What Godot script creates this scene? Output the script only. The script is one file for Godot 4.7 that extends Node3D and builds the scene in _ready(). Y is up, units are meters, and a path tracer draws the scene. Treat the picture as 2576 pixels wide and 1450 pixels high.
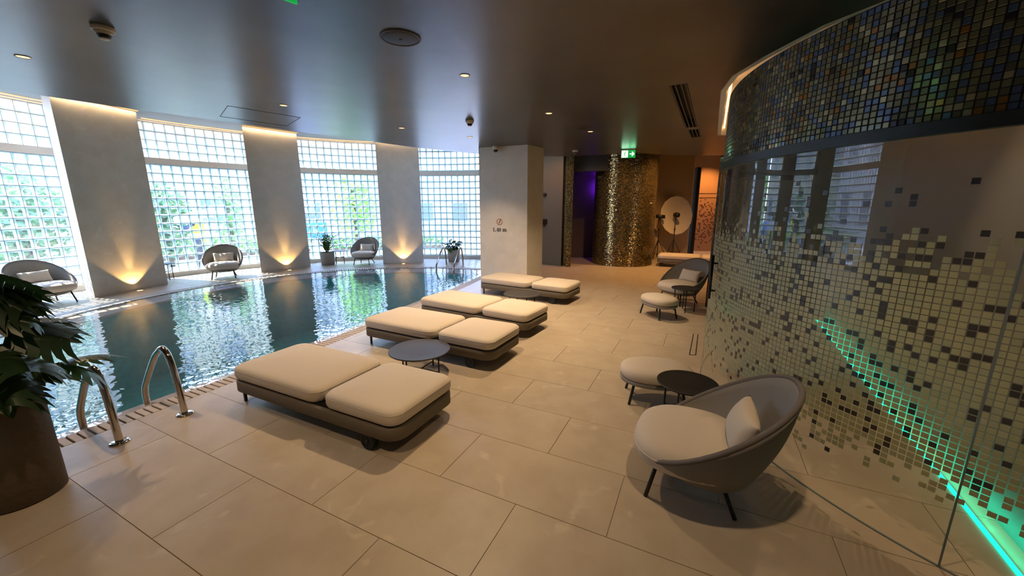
extends Node3D
# An indoor pool lounge: curved glass-block wall, D-shaped pool, loungers, round mosaic drum with printed curved glass.

const EYE := 1.65
const CEIL := 2.76
const SOFFIT := 3.5
const PC := Vector2(-2.48, -6.13)       # centre of the pool's arc and of the glass-block wall
const GW := 6.42                        # radius of the glass-block wall
const DC := Vector2(3.945, -2.66)        # centre of the drum
const DR := 2.27
const UA := Vector2(0.43837, -0.89879)  # floor tile axes (x, z)
const VA := Vector2(0.89879, 0.43837)
const TURN := -0.453786

var M := {}
var taken := {}
var rng := RandomNumberGenerator.new()

# ------------------------------------------------------------------ helpers
func numbered(n: String) -> String:
	if not taken.has(n):
		taken[n] = 0
		return n
	taken[n] += 1
	return "%s_%03d" % [n, taken[n]]

func tag(o: Node3D, label := "", category := "", group := "", kind := "") -> Node3D:
	if label: o.set_meta("label", label)
	if category: o.set_meta("category", category)
	if group: o.set_meta("group", group)
	if kind: o.set_meta("kind", kind)
	return o

func thing(called: String, label: String, category: String, at := Vector3.ZERO, turn := 0.0, group := "", kind := "") -> Node3D:
	var o := Node3D.new()
	o.name = numbered(called)
	add_child(o)
	o.position = at
	o.rotation.y = turn
	tag(o, label, category, group, kind)
	return o

func put(called: String, mesh: Mesh, m: Material, parent: Node3D, at := Vector3.ZERO) -> MeshInstance3D:
	var o := MeshInstance3D.new()
	o.name = called
	o.mesh = mesh
	if m: o.material_override = m
	o.position = at
	parent.add_child(o, true)
	return o

func struct(called: String, mesh: Mesh, m: Material) -> MeshInstance3D:
	var o := MeshInstance3D.new()
	o.name = numbered(called)
	o.mesh = mesh
	o.material_override = m
	add_child(o)
	o.set_meta("kind", "structure")
	return o

func copy(o: Node3D, called: String, at: Vector3, turn: float, label: String) -> Node3D:
	var c: Node3D = o.duplicate()
	c.name = numbered(called)
	add_child(c)
	c.position = at
	c.rotation.y = turn
	c.set_meta("label", label)
	return c

func uvp(u: float, v: float, y := 0.0) -> Vector3:
	var q := UA * u + VA * v
	return Vector3(q.x, y, q.y)

func tool() -> SurfaceTool:
	var st := SurfaceTool.new()
	st.begin(Mesh.PRIMITIVE_TRIANGLES)
	return st

func done(st: SurfaceTool) -> ArrayMesh:
	st.generate_normals()
	return st.commit()

func tri(st: SurfaceTool, a: Vector3, b: Vector3, c: Vector3) -> void:
	st.add_vertex(a); st.add_vertex(b); st.add_vertex(c)

func quad(st: SurfaceTool, a: Vector3, b: Vector3, c: Vector3, d: Vector3) -> void:
	tri(st, a, b, c); tri(st, a, c, d)

func out_tri(st: SurfaceTool, a: Vector3, b: Vector3, c: Vector3, mid: Vector3) -> void:
	if (c - a).cross(b - a).dot((a + b + c) / 3.0 - mid) < 0.0: tri(st, a, c, b)
	else: tri(st, a, b, c)

# chamfered box
func box(st: SurfaceTool, size: Vector3, mid: Vector3, b := 0.004, basis := Basis()) -> void:
	st.set_smooth_group(-1)
	var h := size / 2.0
	b = minf(b, minf(h.x, minf(h.y, h.z)) * 0.9)
	var p := func(s: Vector3, axis: int) -> Vector3:
		var q := Vector3(h.x - b, h.y - b, h.z - b)
		q[axis] += b
		return mid + basis * (q * s)
	for axis in 3:
		var a1 := (axis + 1) % 3
		var a2 := (axis + 2) % 3
		for sg in [-1.0, 1.0]:
			var c := []
			for k in [[-1, -1], [1, -1], [1, 1], [-1, 1]]:
				var s := Vector3.ZERO
				s[axis] = sg; s[a1] = k[0]; s[a2] = k[1]
				c.append(p.call(s, axis))
			out_tri(st, c[0], c[1], c[2], mid); out_tri(st, c[0], c[2], c[3], mid)
		for s1 in [-1.0, 1.0]:
			for s2 in [-1.0, 1.0]:
				var lo := Vector3.ZERO
				lo[a1] = s1; lo[a2] = s2; lo[axis] = -1.0
				var hi := lo
				hi[axis] = 1.0
				var q0: Vector3 = p.call(lo, a1); var q1: Vector3 = p.call(hi, a1)
				var q2: Vector3 = p.call(hi, a2); var q3: Vector3 = p.call(lo, a2)
				out_tri(st, q0, q1, q2, mid); out_tri(st, q0, q2, q3, mid)
	for sx in [-1.0, 1.0]:
		for sy in [-1.0, 1.0]:
			for sz in [-1.0, 1.0]:
				var s := Vector3(sx, sy, sz)
				out_tri(st, p.call(s, 0), p.call(s, 1), p.call(s, 2), mid)
	st.set_smooth_group(0)

func box_mesh(size: Vector3, b := 0.004, mid := Vector3.ZERO) -> ArrayMesh:
	var st := tool()
	box(st, size, mid, b)
	return done(st)

func loft(st: SurfaceTool, loops: Array, closed := true, cap0 := true, cap1 := true) -> void:
	var n: int = loops[0].size()
	for i in loops.size() - 1:
		var a: PackedVector3Array = loops[i]
		var b: PackedVector3Array = loops[i + 1]
		for k in (n if closed else n - 1):
			var k2 := (k + 1) % n
			quad(st, a[k], a[k2], b[k2], b[k])
	for e in 2:
		if (e == 0 and cap0) or (e == 1 and cap1):
			var l: PackedVector3Array = loops[0] if e == 0 else loops[-1]
			var mid := Vector3.ZERO
			for q in l: mid += q
			mid /= n
			for k in n:
				if e == 0: tri(st, l[(k + 1) % n], l[k], mid)
				else: tri(st, l[k], l[(k + 1) % n], mid)

func ring(r: float, y: float, n := 24, at := Vector3.ZERO) -> PackedVector3Array:
	var o := PackedVector3Array()
	for k in n:
		var a := TAU * k / n
		o.append(at + Vector3(cos(a) * r, y, sin(a) * r))
	return o

func lathe(st: SurfaceTool, prof: Array, n := 24, at := Vector3.ZERO, cap0 := true, cap1 := true) -> void:
	var l := []
	for p in prof: l.append(ring(p[0], p[1], n, at))
	loft(st, l, true, cap0, cap1)

func lathe_mesh(prof: Array, n := 24, cap0 := true, cap1 := true) -> ArrayMesh:
	var st := tool()
	lathe(st, prof, n, Vector3.ZERO, cap0, cap1)
	return done(st)

func rrect(w: float, d: float, r: float, y: float, n := 6, at := Vector3.ZERO) -> PackedVector3Array:
	var o := PackedVector3Array()
	r = minf(r, minf(w, d) / 2.0 - 0.0005)
	for c in 4:
		var sx: float = [1, -1, -1, 1][c]
		var sz: float = [1, 1, -1, -1][c]
		for k in n + 1:
			var a := PI / 2 * (c + float(k) / n)
			o.append(at + Vector3(sx * (w / 2 - r) + cos(a) * r, y, sz * (d / 2 - r) + sin(a) * r))
	return o

func tube(st: SurfaceTool, pts: Array, r: float, n := 8) -> void:
	var loops := []
	var side := Vector3.ZERO
	for i in pts.size():
		var t: Vector3 = (pts[mini(i + 1, pts.size() - 1)] - pts[maxi(i - 1, 0)]).normalized()
		if side == Vector3.ZERO:
			side = t.cross(Vector3.UP if absf(t.y) < 0.9 else Vector3.RIGHT).normalized()
		side = (side - t * side.dot(t)).normalized()
		var up := side.cross(t)
		var l := PackedVector3Array()
		for k in n:
			var a := TAU * k / n
			l.append(pts[i] + (side * cos(a) + up * sin(a)) * r)
		loops.append(l)
	loft(st, loops)

func tube_mesh(pts: Array, r: float, n := 8) -> ArrayMesh:
	var st := tool()
	tube(st, pts, r, n)
	return done(st)

func smooth_path(ctrl: Array, per := 6) -> Array:
	var o := []
	for i in ctrl.size() - 1:
		var p0: Vector3 = ctrl[maxi(i - 1, 0)]
		var p3: Vector3 = ctrl[mini(i + 2, ctrl.size() - 1)]
		for k in per: o.append(ctrl[i].cubic_interpolate(ctrl[i + 1], p0, p3, float(k) / per))
	o.append(ctrl[-1])
	return o

# plan polygon (x, z) extruded from y0 to y1
func prism(st: SurfaceTool, poly: PackedVector2Array, y0: float, y1: float, b := 0.0) -> void:
	st.set_smooth_group(-1)
	if Geometry2D.is_polygon_clockwise(poly): poly.reverse()
	var top := poly
	var t := Geometry2D.triangulate_polygon(top)
	for k in range(0, t.size(), 3):
		var a := top[t[k]]; var c := top[t[k + 1]]; var d := top[t[k + 2]]
		var low := Vector3((a.x + c.x + d.x) / 3, (y0 + y1) / 2, (a.y + c.y + d.y) / 3)
		out_tri(st, Vector3(a.x, y1, a.y), Vector3(c.x, y1, c.y), Vector3(d.x, y1, d.y), low)
		out_tri(st, Vector3(a.x, y0, a.y), Vector3(c.x, y0, c.y), Vector3(d.x, y0, d.y), low)
	for k in poly.size():
		var a := poly[k]; var c := poly[(k + 1) % poly.size()]
		quad(st, Vector3(a.x, y0, a.y), Vector3(a.x, y1, a.y), Vector3(c.x, y1, c.y), Vector3(c.x, y0, c.y))
	st.set_smooth_group(0)

func prism_mesh(poly: PackedVector2Array, y0: float, y1: float) -> ArrayMesh:
	var st := tool()
	prism(st, poly, y0, y1)
	return done(st)

# wall between two plan points, thick to the left of a->b by t
func wall_mesh(a: Vector2, b: Vector2, t: float, y0: float, y1: float) -> ArrayMesh:
	var n := (b - a).normalized().orthogonal() * t
	return prism_mesh(PackedVector2Array([a, b, b + n, a + n]), y0, y1)

# upright annular sector: radii r0..r1, angles a0..a1 (degrees), heights y0..y1
func arc_wall(st: SurfaceTool, c: Vector2, r0: float, r1: float, a0: float, a1: float, y0: float, y1: float, n := 24) -> void:
	var loops := []
	for k in n + 1:
		var a := deg_to_rad(lerpf(a0, a1, float(k) / n))
		var d := Vector2(cos(a), sin(a))
		var p := c + d * r0
		var q := c + d * r1
		loops.append(PackedVector3Array([Vector3(p.x, y0, p.y), Vector3(p.x, y1, p.y), Vector3(q.x, y1, q.y), Vector3(q.x, y0, q.y)]))
	# sharp edges: one face strip at a time
	for f in 4:
		st.set_smooth_group(f + 1)
		for k in n:
			var a: PackedVector3Array = loops[k]
			var b: PackedVector3Array = loops[k + 1]
			var g := (f + 1) % 4
			quad(st, a[f], a[g], b[g], b[f])
	st.set_smooth_group(-1)
	for e in [0, n]:
		var l: PackedVector3Array = loops[e]
		quad(st, l[0], l[1], l[2], l[3])
	st.set_smooth_group(0)

func arc_mesh(c: Vector2, r0: float, r1: float, a0: float, a1: float, y0: float, y1: float, n := 24) -> ArrayMesh:
	var st := tool()
	arc_wall(st, c, r0, r1, a0, a1, y0, y1, n)
	return done(st)

func on_arc(c: Vector2, r: float, deg: float, y := 0.0) -> Vector3:
	var a := deg_to_rad(deg)
	return Vector3(c.x + cos(a) * r, y, c.y + sin(a) * r)

# ------------------------------------------------------------------ materials
func noise_tex(f: float, cols: Array, offs: Array, octaves := 4, kind := FastNoiseLite.TYPE_SIMPLEX_SMOOTH, fractal := FastNoiseLite.FRACTAL_FBM, size := 512, sd := 1, warp := 0.0) -> NoiseTexture2D:
	var n := FastNoiseLite.new()
	n.noise_type = kind
	n.seed = sd
	n.frequency = f
	n.fractal_type = fractal
	n.fractal_octaves = octaves
	if warp > 0.0:
		n.domain_warp_enabled = true
		n.domain_warp_amplitude = warp
		n.domain_warp_frequency = f * 1.5
	var t := NoiseTexture2D.new()
	t.width = size
	t.height = size
	t.seamless = true
	t.noise = n
	if cols.size():
		var g := Gradient.new()
		g.offsets = PackedFloat32Array(offs)
		g.colors = PackedColorArray(cols)
		t.color_ramp = g
	return t

func mat(called: String, c: Color, rough := 0.7, metal := 0.0) -> StandardMaterial3D:
	var m := StandardMaterial3D.new()
	m.resource_name = called
	m.albedo_color = c
	m.roughness = rough
	m.metallic = metal
	M[called] = m
	return m

func tri_map(m: StandardMaterial3D, scale: float, world := true) -> void:
	m.uv1_triplanar = true
	m.uv1_world_triplanar = world
	m.uv1_scale = Vector3.ONE * scale

func glow(called: String, c: Color, e: float) -> StandardMaterial3D:
	var m := mat(called, c, 0.6)
	m.emission_enabled = true
	m.emission = c
	m.emission_energy_multiplier = e
	return m

func bump(m: StandardMaterial3D, t: Texture2D, cm: float) -> void:
	m.heightmap_enabled = true
	m.heightmap_texture = t
	m.heightmap_scale = cm

func stone(called: String, lo: Color, hi: Color, vein: Color, rough: float, sd: int) -> StandardMaterial3D:
	var m := mat(called, Color.WHITE, rough)
	m.albedo_texture = noise_tex(0.012, [lo, hi.lerp(lo, 0.45), hi], [0.2, 0.5, 0.85], 6, FastNoiseLite.TYPE_SIMPLEX_SMOOTH, FastNoiseLite.FRACTAL_FBM, 512, sd, 22.0)
	var clear := vein
	clear.a = 0.0
	m.detail_enabled = true
	m.detail_uv_layer = BaseMaterial3D.DETAIL_UV_1
	m.detail_albedo = noise_tex(0.005, [clear, clear, vein], [0.0, 0.80, 0.97], 4, FastNoiseLite.TYPE_SIMPLEX_SMOOTH, FastNoiseLite.FRACTAL_RIDGED, 512, sd + 9, 40.0)
	tri_map(m, 0.45)
	return m

func make_materials() -> void:
	for k in 4:
		var f := stone("floor_stone_%d" % k, Color(0.655, 0.60, 0.525), Color(0.69, 0.64, 0.565), Color(0.79, 0.745, 0.67, 0.5), 0.40, 3 + k)
		f.uv1_offset = Vector3(0.37 * k, 0.11 * k, 0.23 * k)
		f.metallic_specular = 0.4
	mat("grout", Color(0.54, 0.49, 0.42), 0.95)
	stone("wall_stone", Color(0.77, 0.745, 0.70), Color(0.81, 0.785, 0.74), Color(0.88, 0.86, 0.82, 0.5), 0.5, 21)
	mat("plaster", Color(0.74, 0.69, 0.60), 0.85)
	mat("white_plaster", Color(0.86, 0.84, 0.80), 0.85)
	mat("tan_plaster", Color(0.66, 0.57, 0.44), 0.85)
	var c := mat("ceiling_paint", Color.WHITE, 0.31)
	c.albedo_texture = noise_tex(0.006, [Color(0.23, 0.236, 0.242), Color(0.28, 0.286, 0.292)], [0.3, 0.75], 5, FastNoiseLite.TYPE_SIMPLEX_SMOOTH, FastNoiseLite.FRACTAL_FBM, 512, 31, 40.0)
	c.uv1_scale = Vector3(0.3, 0.3, 0.3)
	tri_map(c, 0.3)
	mat("soffit_paint", Color(0.55, 0.55, 0.55), 0.7)
	# glass
	var g := mat("pane_glass", Color(0.9, 1.0, 0.97, 0.03), 0.02)
	g.transparency = BaseMaterial3D.TRANSPARENCY_ALPHA
	g = mat("block_rim", Color(0.65, 0.735, 0.725), 0.15)
	g.backlight_enabled = true
	g.backlight = Color(0.58, 0.67, 0.67)
	mat("mortar", Color(0.40, 0.45, 0.46), 0.8)
	g = mat("screen_glass", Color(0.80, 0.84, 0.78, 0.06), 0.0)
	g.transparency = BaseMaterial3D.TRANSPARENCY_ALPHA
	# water
	var w := mat("water", Color(0.25, 0.55, 0.55, 0.03), 0.0)
	w.transparency = BaseMaterial3D.TRANSPARENCY_ALPHA
	bump(w, noise_tex(0.026, [], [], 2, FastNoiseLite.TYPE_SIMPLEX_SMOOTH, FastNoiseLite.FRACTAL_FBM, 1024, 77), 0.23)
	tri_map(w, 0.24)
	var b := mat("pool_tile", Color.WHITE, 0.5)
	b.albedo_texture = noise_tex(0.02, [Color(0.19, 0.60, 0.60), Color(0.25, 0.67, 0.66)], [0.3, 0.7], 4, FastNoiseLite.TYPE_SIMPLEX_SMOOTH, FastNoiseLite.FRACTAL_FBM, 256, 5)
	tri_map(b, 1.2)
	mat("ledge_stone", Color(0.60, 0.53, 0.45), 0.6)
	mat("grate_stone", Color(0.68, 0.62, 0.54), 0.6)
	mat("trough", Color(0.46, 0.43, 0.39), 0.9)
	# furniture
	var weave := noise_tex(0.25, [], [], 2, FastNoiseLite.TYPE_VALUE, FastNoiseLite.FRACTAL_FBM, 256, 12)
	for a in [["cushion_fabric", Color(0.78, 0.735, 0.675)], ["shell_fabric", Color(0.52, 0.505, 0.485)], ["lounger_fabric", Color(0.43, 0.395, 0.345)], ["piping", Color(0.42, 0.40, 0.39)]]:
		var f := mat(a[0], a[1], 0.95)
		f.metallic_specular = 0.2
		f.rim_enabled = true
		f.rim = 0.25
		f.rim_tint = 0.7
		bump(f, weave, 0.06)
		tri_map(f, 5.0, false)
	mat("black_metal", Color(0.05, 0.05, 0.05), 0.45)
	mat("table_metal", Color(0.10, 0.10, 0.105), 0.5)
	mat("low_table_metal", Color(0.20, 0.19, 0.19), 0.5)
	mat("rubber", Color(0.06, 0.055, 0.05), 0.6)
	mat("chrome", Color(0.78, 0.75, 0.72), 0.12, 1.0)
	var p := mat("pot_dark", Color(0.39, 0.345, 0.285), 0.8)
	bump(p, noise_tex(0.06, [], [], 3, FastNoiseLite.TYPE_VALUE, FastNoiseLite.FRACTAL_FBM, 256, 8), 0.3)
	tri_map(p, 3.0, false)
	mat("pot_grey", Color(0.60, 0.56, 0.51), 0.85)
	mat("soil", Color(0.12, 0.09, 0.06), 1.0)
	for a in [["leaf_dark", Color(0.11, 0.19, 0.09)], ["leaf_mid", Color(0.18, 0.32, 0.11)], ["leaf_bright", Color(0.42, 0.58, 0.22)], ["leaf_out", Color(0.32, 0.47, 0.24)], ["leaf_pine", Color(0.22, 0.34, 0.20)]]:
		var f := mat(a[0], a[1], 0.4)
		f.backlight_enabled = true
		f.backlight = Color(a[1].r, a[1].g * 1.1, a[1].b).lightened(0.05)
	mat("stem", Color(0.16, 0.22, 0.08), 0.6)
	mat("bark", Color(0.27, 0.21, 0.16), 0.9)
	# fittings
	mat("fitting_white", Color(0.78, 0.75, 0.70), 0.5)
	mat("fitting_dark", Color(0.05, 0.05, 0.05), 0.6)
	mat("speaker_grey", Color(0.25, 0.25, 0.25), 0.6)
	glow("lamp_warm", Color(1.0, 0.80, 0.58), 1.6)
	glow("strip_warm", Color(1.0, 0.76, 0.50), 3.0)
	glow("strip_soft", Color(1.0, 0.76, 0.50), 0.9)
	glow("strip_green", Color(0.06, 0.95, 0.76), 1.3)
	glow("uplight_lens", Color(1.0, 0.80, 0.45), 6.0)
	glow("sign_green", Color(0.10, 0.62, 0.28), 0.8)
	glow("sign_white", Color(0.92, 1.0, 0.95), 1.0)
	mat("ink", Color(0.08, 0.07, 0.07), 0.6)
	mat("ink_red", Color(0.62, 0.18, 0.14), 0.6)
	var z := mat("tile_glass", Color.WHITE, 0.18, 0.5)
	z.vertex_color_use_as_albedo = true
	z = mat("tile_gold", Color.WHITE, 0.20, 0.82)
	z.vertex_color_use_as_albedo = true
	z = mat("print_tile", Color.WHITE, 0.35)
	z.vertex_color_use_as_albedo = true
	mat("tile_grout", Color(0.09, 0.085, 0.075), 0.8)
	mat("reflector_white", Color(0.80, 0.76, 0.68), 0.8)
	# outside
	mat("pavement", Color(0.50, 0.50, 0.53), 0.9)
	mat("render_white", Color(0.60, 0.60, 0.60), 0.9)
	mat("render_cream", Color(0.58, 0.56, 0.47), 0.9)
	mat("dark_window", Color(0.30, 0.34, 0.40), 0.1)
	mat("fence_white", Color(0.66, 0.66, 0.68), 0.7)
	mat("hedge_soil", Color(0.33, 0.25, 0.19), 1.0)
	mat("board_blue", Color(0.12, 0.38, 0.75), 0.5)
	mat("skin", Color(0.62, 0.43, 0.33), 0.6)
	mat("navy", Color(0.10, 0.13, 0.22), 0.9)
	mat("trousers", Color(0.13, 0.14, 0.17), 0.9)
	mat("hi_vis", Color(0.78, 0.95, 0.10), 0.7)
	mat("reflective_band", Color(0.75, 0.76, 0.74), 0.4)
	mat("paper_roll", Color(0.70, 0.69, 0.67), 0.7)

# ------------------------------------------------------------------ lamps
func spot(parent: Node3D, at: Vector3, to: Vector3, c: Color, e: float, angle: float, size := 0.03, soft := 0.6) -> void:
	var l := SpotLight3D.new()
	l.name = "lamp"
	l.light_color = c
	l.light_energy = e
	l.spot_angle = angle
	l.spot_angle_attenuation = soft
	l.spot_range = 30.0
	l.spot_attenuation = 2.0
	l.light_size = size
	l.shadow_enabled = true
	parent.add_child(l, true)
	l.position = at
	l.look_at_from_position(parent.global_position + at, parent.global_position + to, Vector3.UP if absf((to - at).normalized().y) < 0.95 else Vector3.RIGHT)

func area(parent: Node3D, at: Vector3, to: Vector3, size: Vector2, c: Color, e: float, up := Vector3.UP) -> void:
	var l := AreaLight3D.new()
	l.name = "lamp"
	l.light_color = c
	l.light_energy = e
	l.area_size = size
	l.area_range = 30.0
	l.area_attenuation = 2.0
	l.shadow_enabled = true
	parent.add_child(l, true)
	l.look_at_from_position(at, to, up)

const WARM := Color(1.0, 0.855, 0.67)

func downlight(x: float, z: float, e: float, label: String, angle := 52.0) -> void:
	var t := thing("downlight", label, "downlight", Vector3(x, CEIL, z), 0.0, "ceiling downlights")
	put("bezel", lathe_mesh([[0.042, 0.0], [0.045, -0.003], [0.041, -0.005], [0.036, -0.003]], 24, false, false), M.fitting_white, t)
	put("lens", lathe_mesh([[0.036, -0.0015], [0.020, -0.002]], 20), M.lamp_warm, t)
	spot(t, Vector3(0, -0.02, 0), Vector3(0, -1.0, 0), WARM, e, angle, 0.03, 0.8)

# ------------------------------------------------------------------ room
func near_v(u: float) -> float:      # inner edge of the overflow grate on the lounge side
	return -4.07 - 0.0120 * (u - 0.5) * (u - 0.5)

func pool_outline(off: float) -> PackedVector2Array:   # off > 0: larger
	var o := PackedVector2Array()
	var r := 4.33 + off
	var a := 118.0
	var run := []
	while a > -80.0 - 360.0 * 0.0:
		run.append(a)
		a -= 3.0
	# arc from the near left corner round the far side: angles 100 -> 180 -> 285
	for k in 76:
		var d := 98.0 + k * 2.55
		var p := PC + Vector2(cos(deg_to_rad(d)), sin(deg_to_rad(d))) * r
		var v := p.dot(VA)
		var u := p.dot(UA)
		if v < near_v(u) + off: o.append(p)
	var us := o[-1].dot(UA)
	var ue := o[0].dot(UA)
	var n := 40
	for k in range(0, n + 1):
		var u := lerpf(us + 0.06, ue - 0.06, float(k) / n)
		o.append(UA * u + VA * (near_v(u) + off))
	return o

func ring_between(o: PackedVector2Array, i: PackedVector2Array) -> Array:
	return Geometry2D.clip_polygons(o, i)

func room_outline() -> PackedVector2Array:
	var o := PackedVector2Array()
	for k in 60:
		var d := lerpf(-75.0, -212.0, k / 59.0)
		o.append(PC + Vector2(cos(deg_to_rad(d)), sin(deg_to_rad(d))) * (GW - 0.02))
	o.append(Vector2(o[-1].x, 2.6))
	o.append(Vector2(8.4, 2.6))
	o.append(Vector2(8.4, -15.6))
	o.append(Vector2(o[0].x, -15.6))
	return o

func screen(p: Vector3) -> Vector3:   # picture x, y and depth of a point, for choosing which pieces show largest
	var c := get_node("camera") as Camera3D
	var q := c.global_transform.affine_inverse() * p
	if q.z > -0.05: return Vector3(-9999, -9999, -1)
	return Vector3(1288 + 975 * q.x / -q.z, 725 - 975 * q.y / -q.z, -q.z)

func in_frame(s: Vector3, m := 60.0) -> bool:
	return s.z > 0 and s.x > -m and s.x < 2576 + m and s.y > -m and s.y < 1450 + m

func build_floor() -> void:
	var fl := thing("floor", "", "", Vector3.ZERO, 0.0, "", "structure")
	var room := room_outline()
	var hole := pool_outline(0.19)
	# slab under the tiles, with the pool cut out
	var slab := tool()
	for part in cut(room, hole): prism(slab, part, -0.25, -0.006)
	put("slab", done(slab), M.grout, fl)
	var w := 0.51
	var l := 1.034
	var j := 0.0016
	var pieces := []
	for r in range(-9, 36):
		var u0 := 0.69 + r * w
		var sh: float = -0.30 if posmod(r, 2) == 0 else -0.81
		for c in range(-14, 12):
			var v0 := sh + c * l
			var q := PackedVector2Array()
			for e in [[0, 0], [1, 0], [1, 1], [0, 1]]:
				q.append(UA * (u0 + j + e[0] * (w - 2 * j)) + VA * (v0 + j + e[1] * (l - 2 * j)))
			var mid := UA * (u0 + w / 2) + VA * (v0 + l / 2)
			for a in Geometry2D.intersect_polygons(q, room):
				for b in clip_simple(a, hole):
					if b.size() > 2 and absf(area_of(b)) > 0.004:
						var whole: bool = absf(absf(area_of(b)) - (w - 2 * j) * (l - 2 * j)) < 0.0005
						var s := screen(Vector3(mid.x, 0, mid.y))
						var score := absf(area_of(b)) / (s.z * s.z) if in_frame(s, 250) else 0.0
						pieces.append([score, b, mid, whole, posmod(r * 3 + c * 5 + (r * c) % 3, 4)])
	pieces.sort_custom(func(a, b): return a[0] > b[0])
	var st := tool()
	box(st, Vector3(l - 2 * j, 0.012, w - 2 * j), Vector3(0, -0.006, 0), 0.0008)
	var whole_mesh := done(st)
	var rest := tool()
	for i in pieces.size():
		var p: Array = pieces[i]
		if i < 290:
			var m: Material = M["floor_stone_%d" % p[4]]
			if p[3]:
				var o := put("floor_tile", whole_mesh, m, fl, Vector3(p[2].x, 0, p[2].y))
				o.rotation.y = TURN
			else:
				put("floor_tile", prism_mesh(p[1], -0.012, 0.0), m, fl)
		else:
			prism(rest, p[1], -0.012, 0.0)
	var ro := put("floor_tile", done(rest), M.floor_stone_0, fl)
	ro.set_meta("kind", "stuff")

func area_of(p: PackedVector2Array) -> float:
	var a := 0.0
	for k in p.size(): a += p[k].cross(p[(k + 1) % p.size()])
	return a / 2

func clip_simple(a: PackedVector2Array, hole: PackedVector2Array) -> Array:
	var o := []
	for p in Geometry2D.clip_polygons(a, hole):
		if not Geometry2D.is_polygon_clockwise(p): o.append(p)
	return o

func cut(outer: PackedVector2Array, hole: PackedVector2Array) -> Array:   # outer minus hole as simple polygons: two halves
	var o := []
	var far := 40.0
	var x := hole[0].x * 0 - 3.2
	for half in [PackedVector2Array([Vector2(-far, -far), Vector2(x, -far), Vector2(x, far), Vector2(-far, far)]), PackedVector2Array([Vector2(x, -far), Vector2(far, -far), Vector2(far, far), Vector2(x, far)])]:
		for a in Geometry2D.intersect_polygons(outer, half):
			for b in Geometry2D.clip_polygons(a, hole):
				if not Geometry2D.is_polygon_clockwise(b): o.append(b)
	return o

func resample(poly: PackedVector2Array, step: float) -> Array:   # points with tangents along a closed outline
	var o := []
	var carry := 0.0
	for k in poly.size():
		var a := poly[k]
		var b := poly[(k + 1) % poly.size()]
		var len := a.distance_to(b)
		var d := carry
		while d < len:
			o.append([a.lerp(b, d / len), (b - a).normalized()])
			d += step
		carry = d - len
	return o

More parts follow.
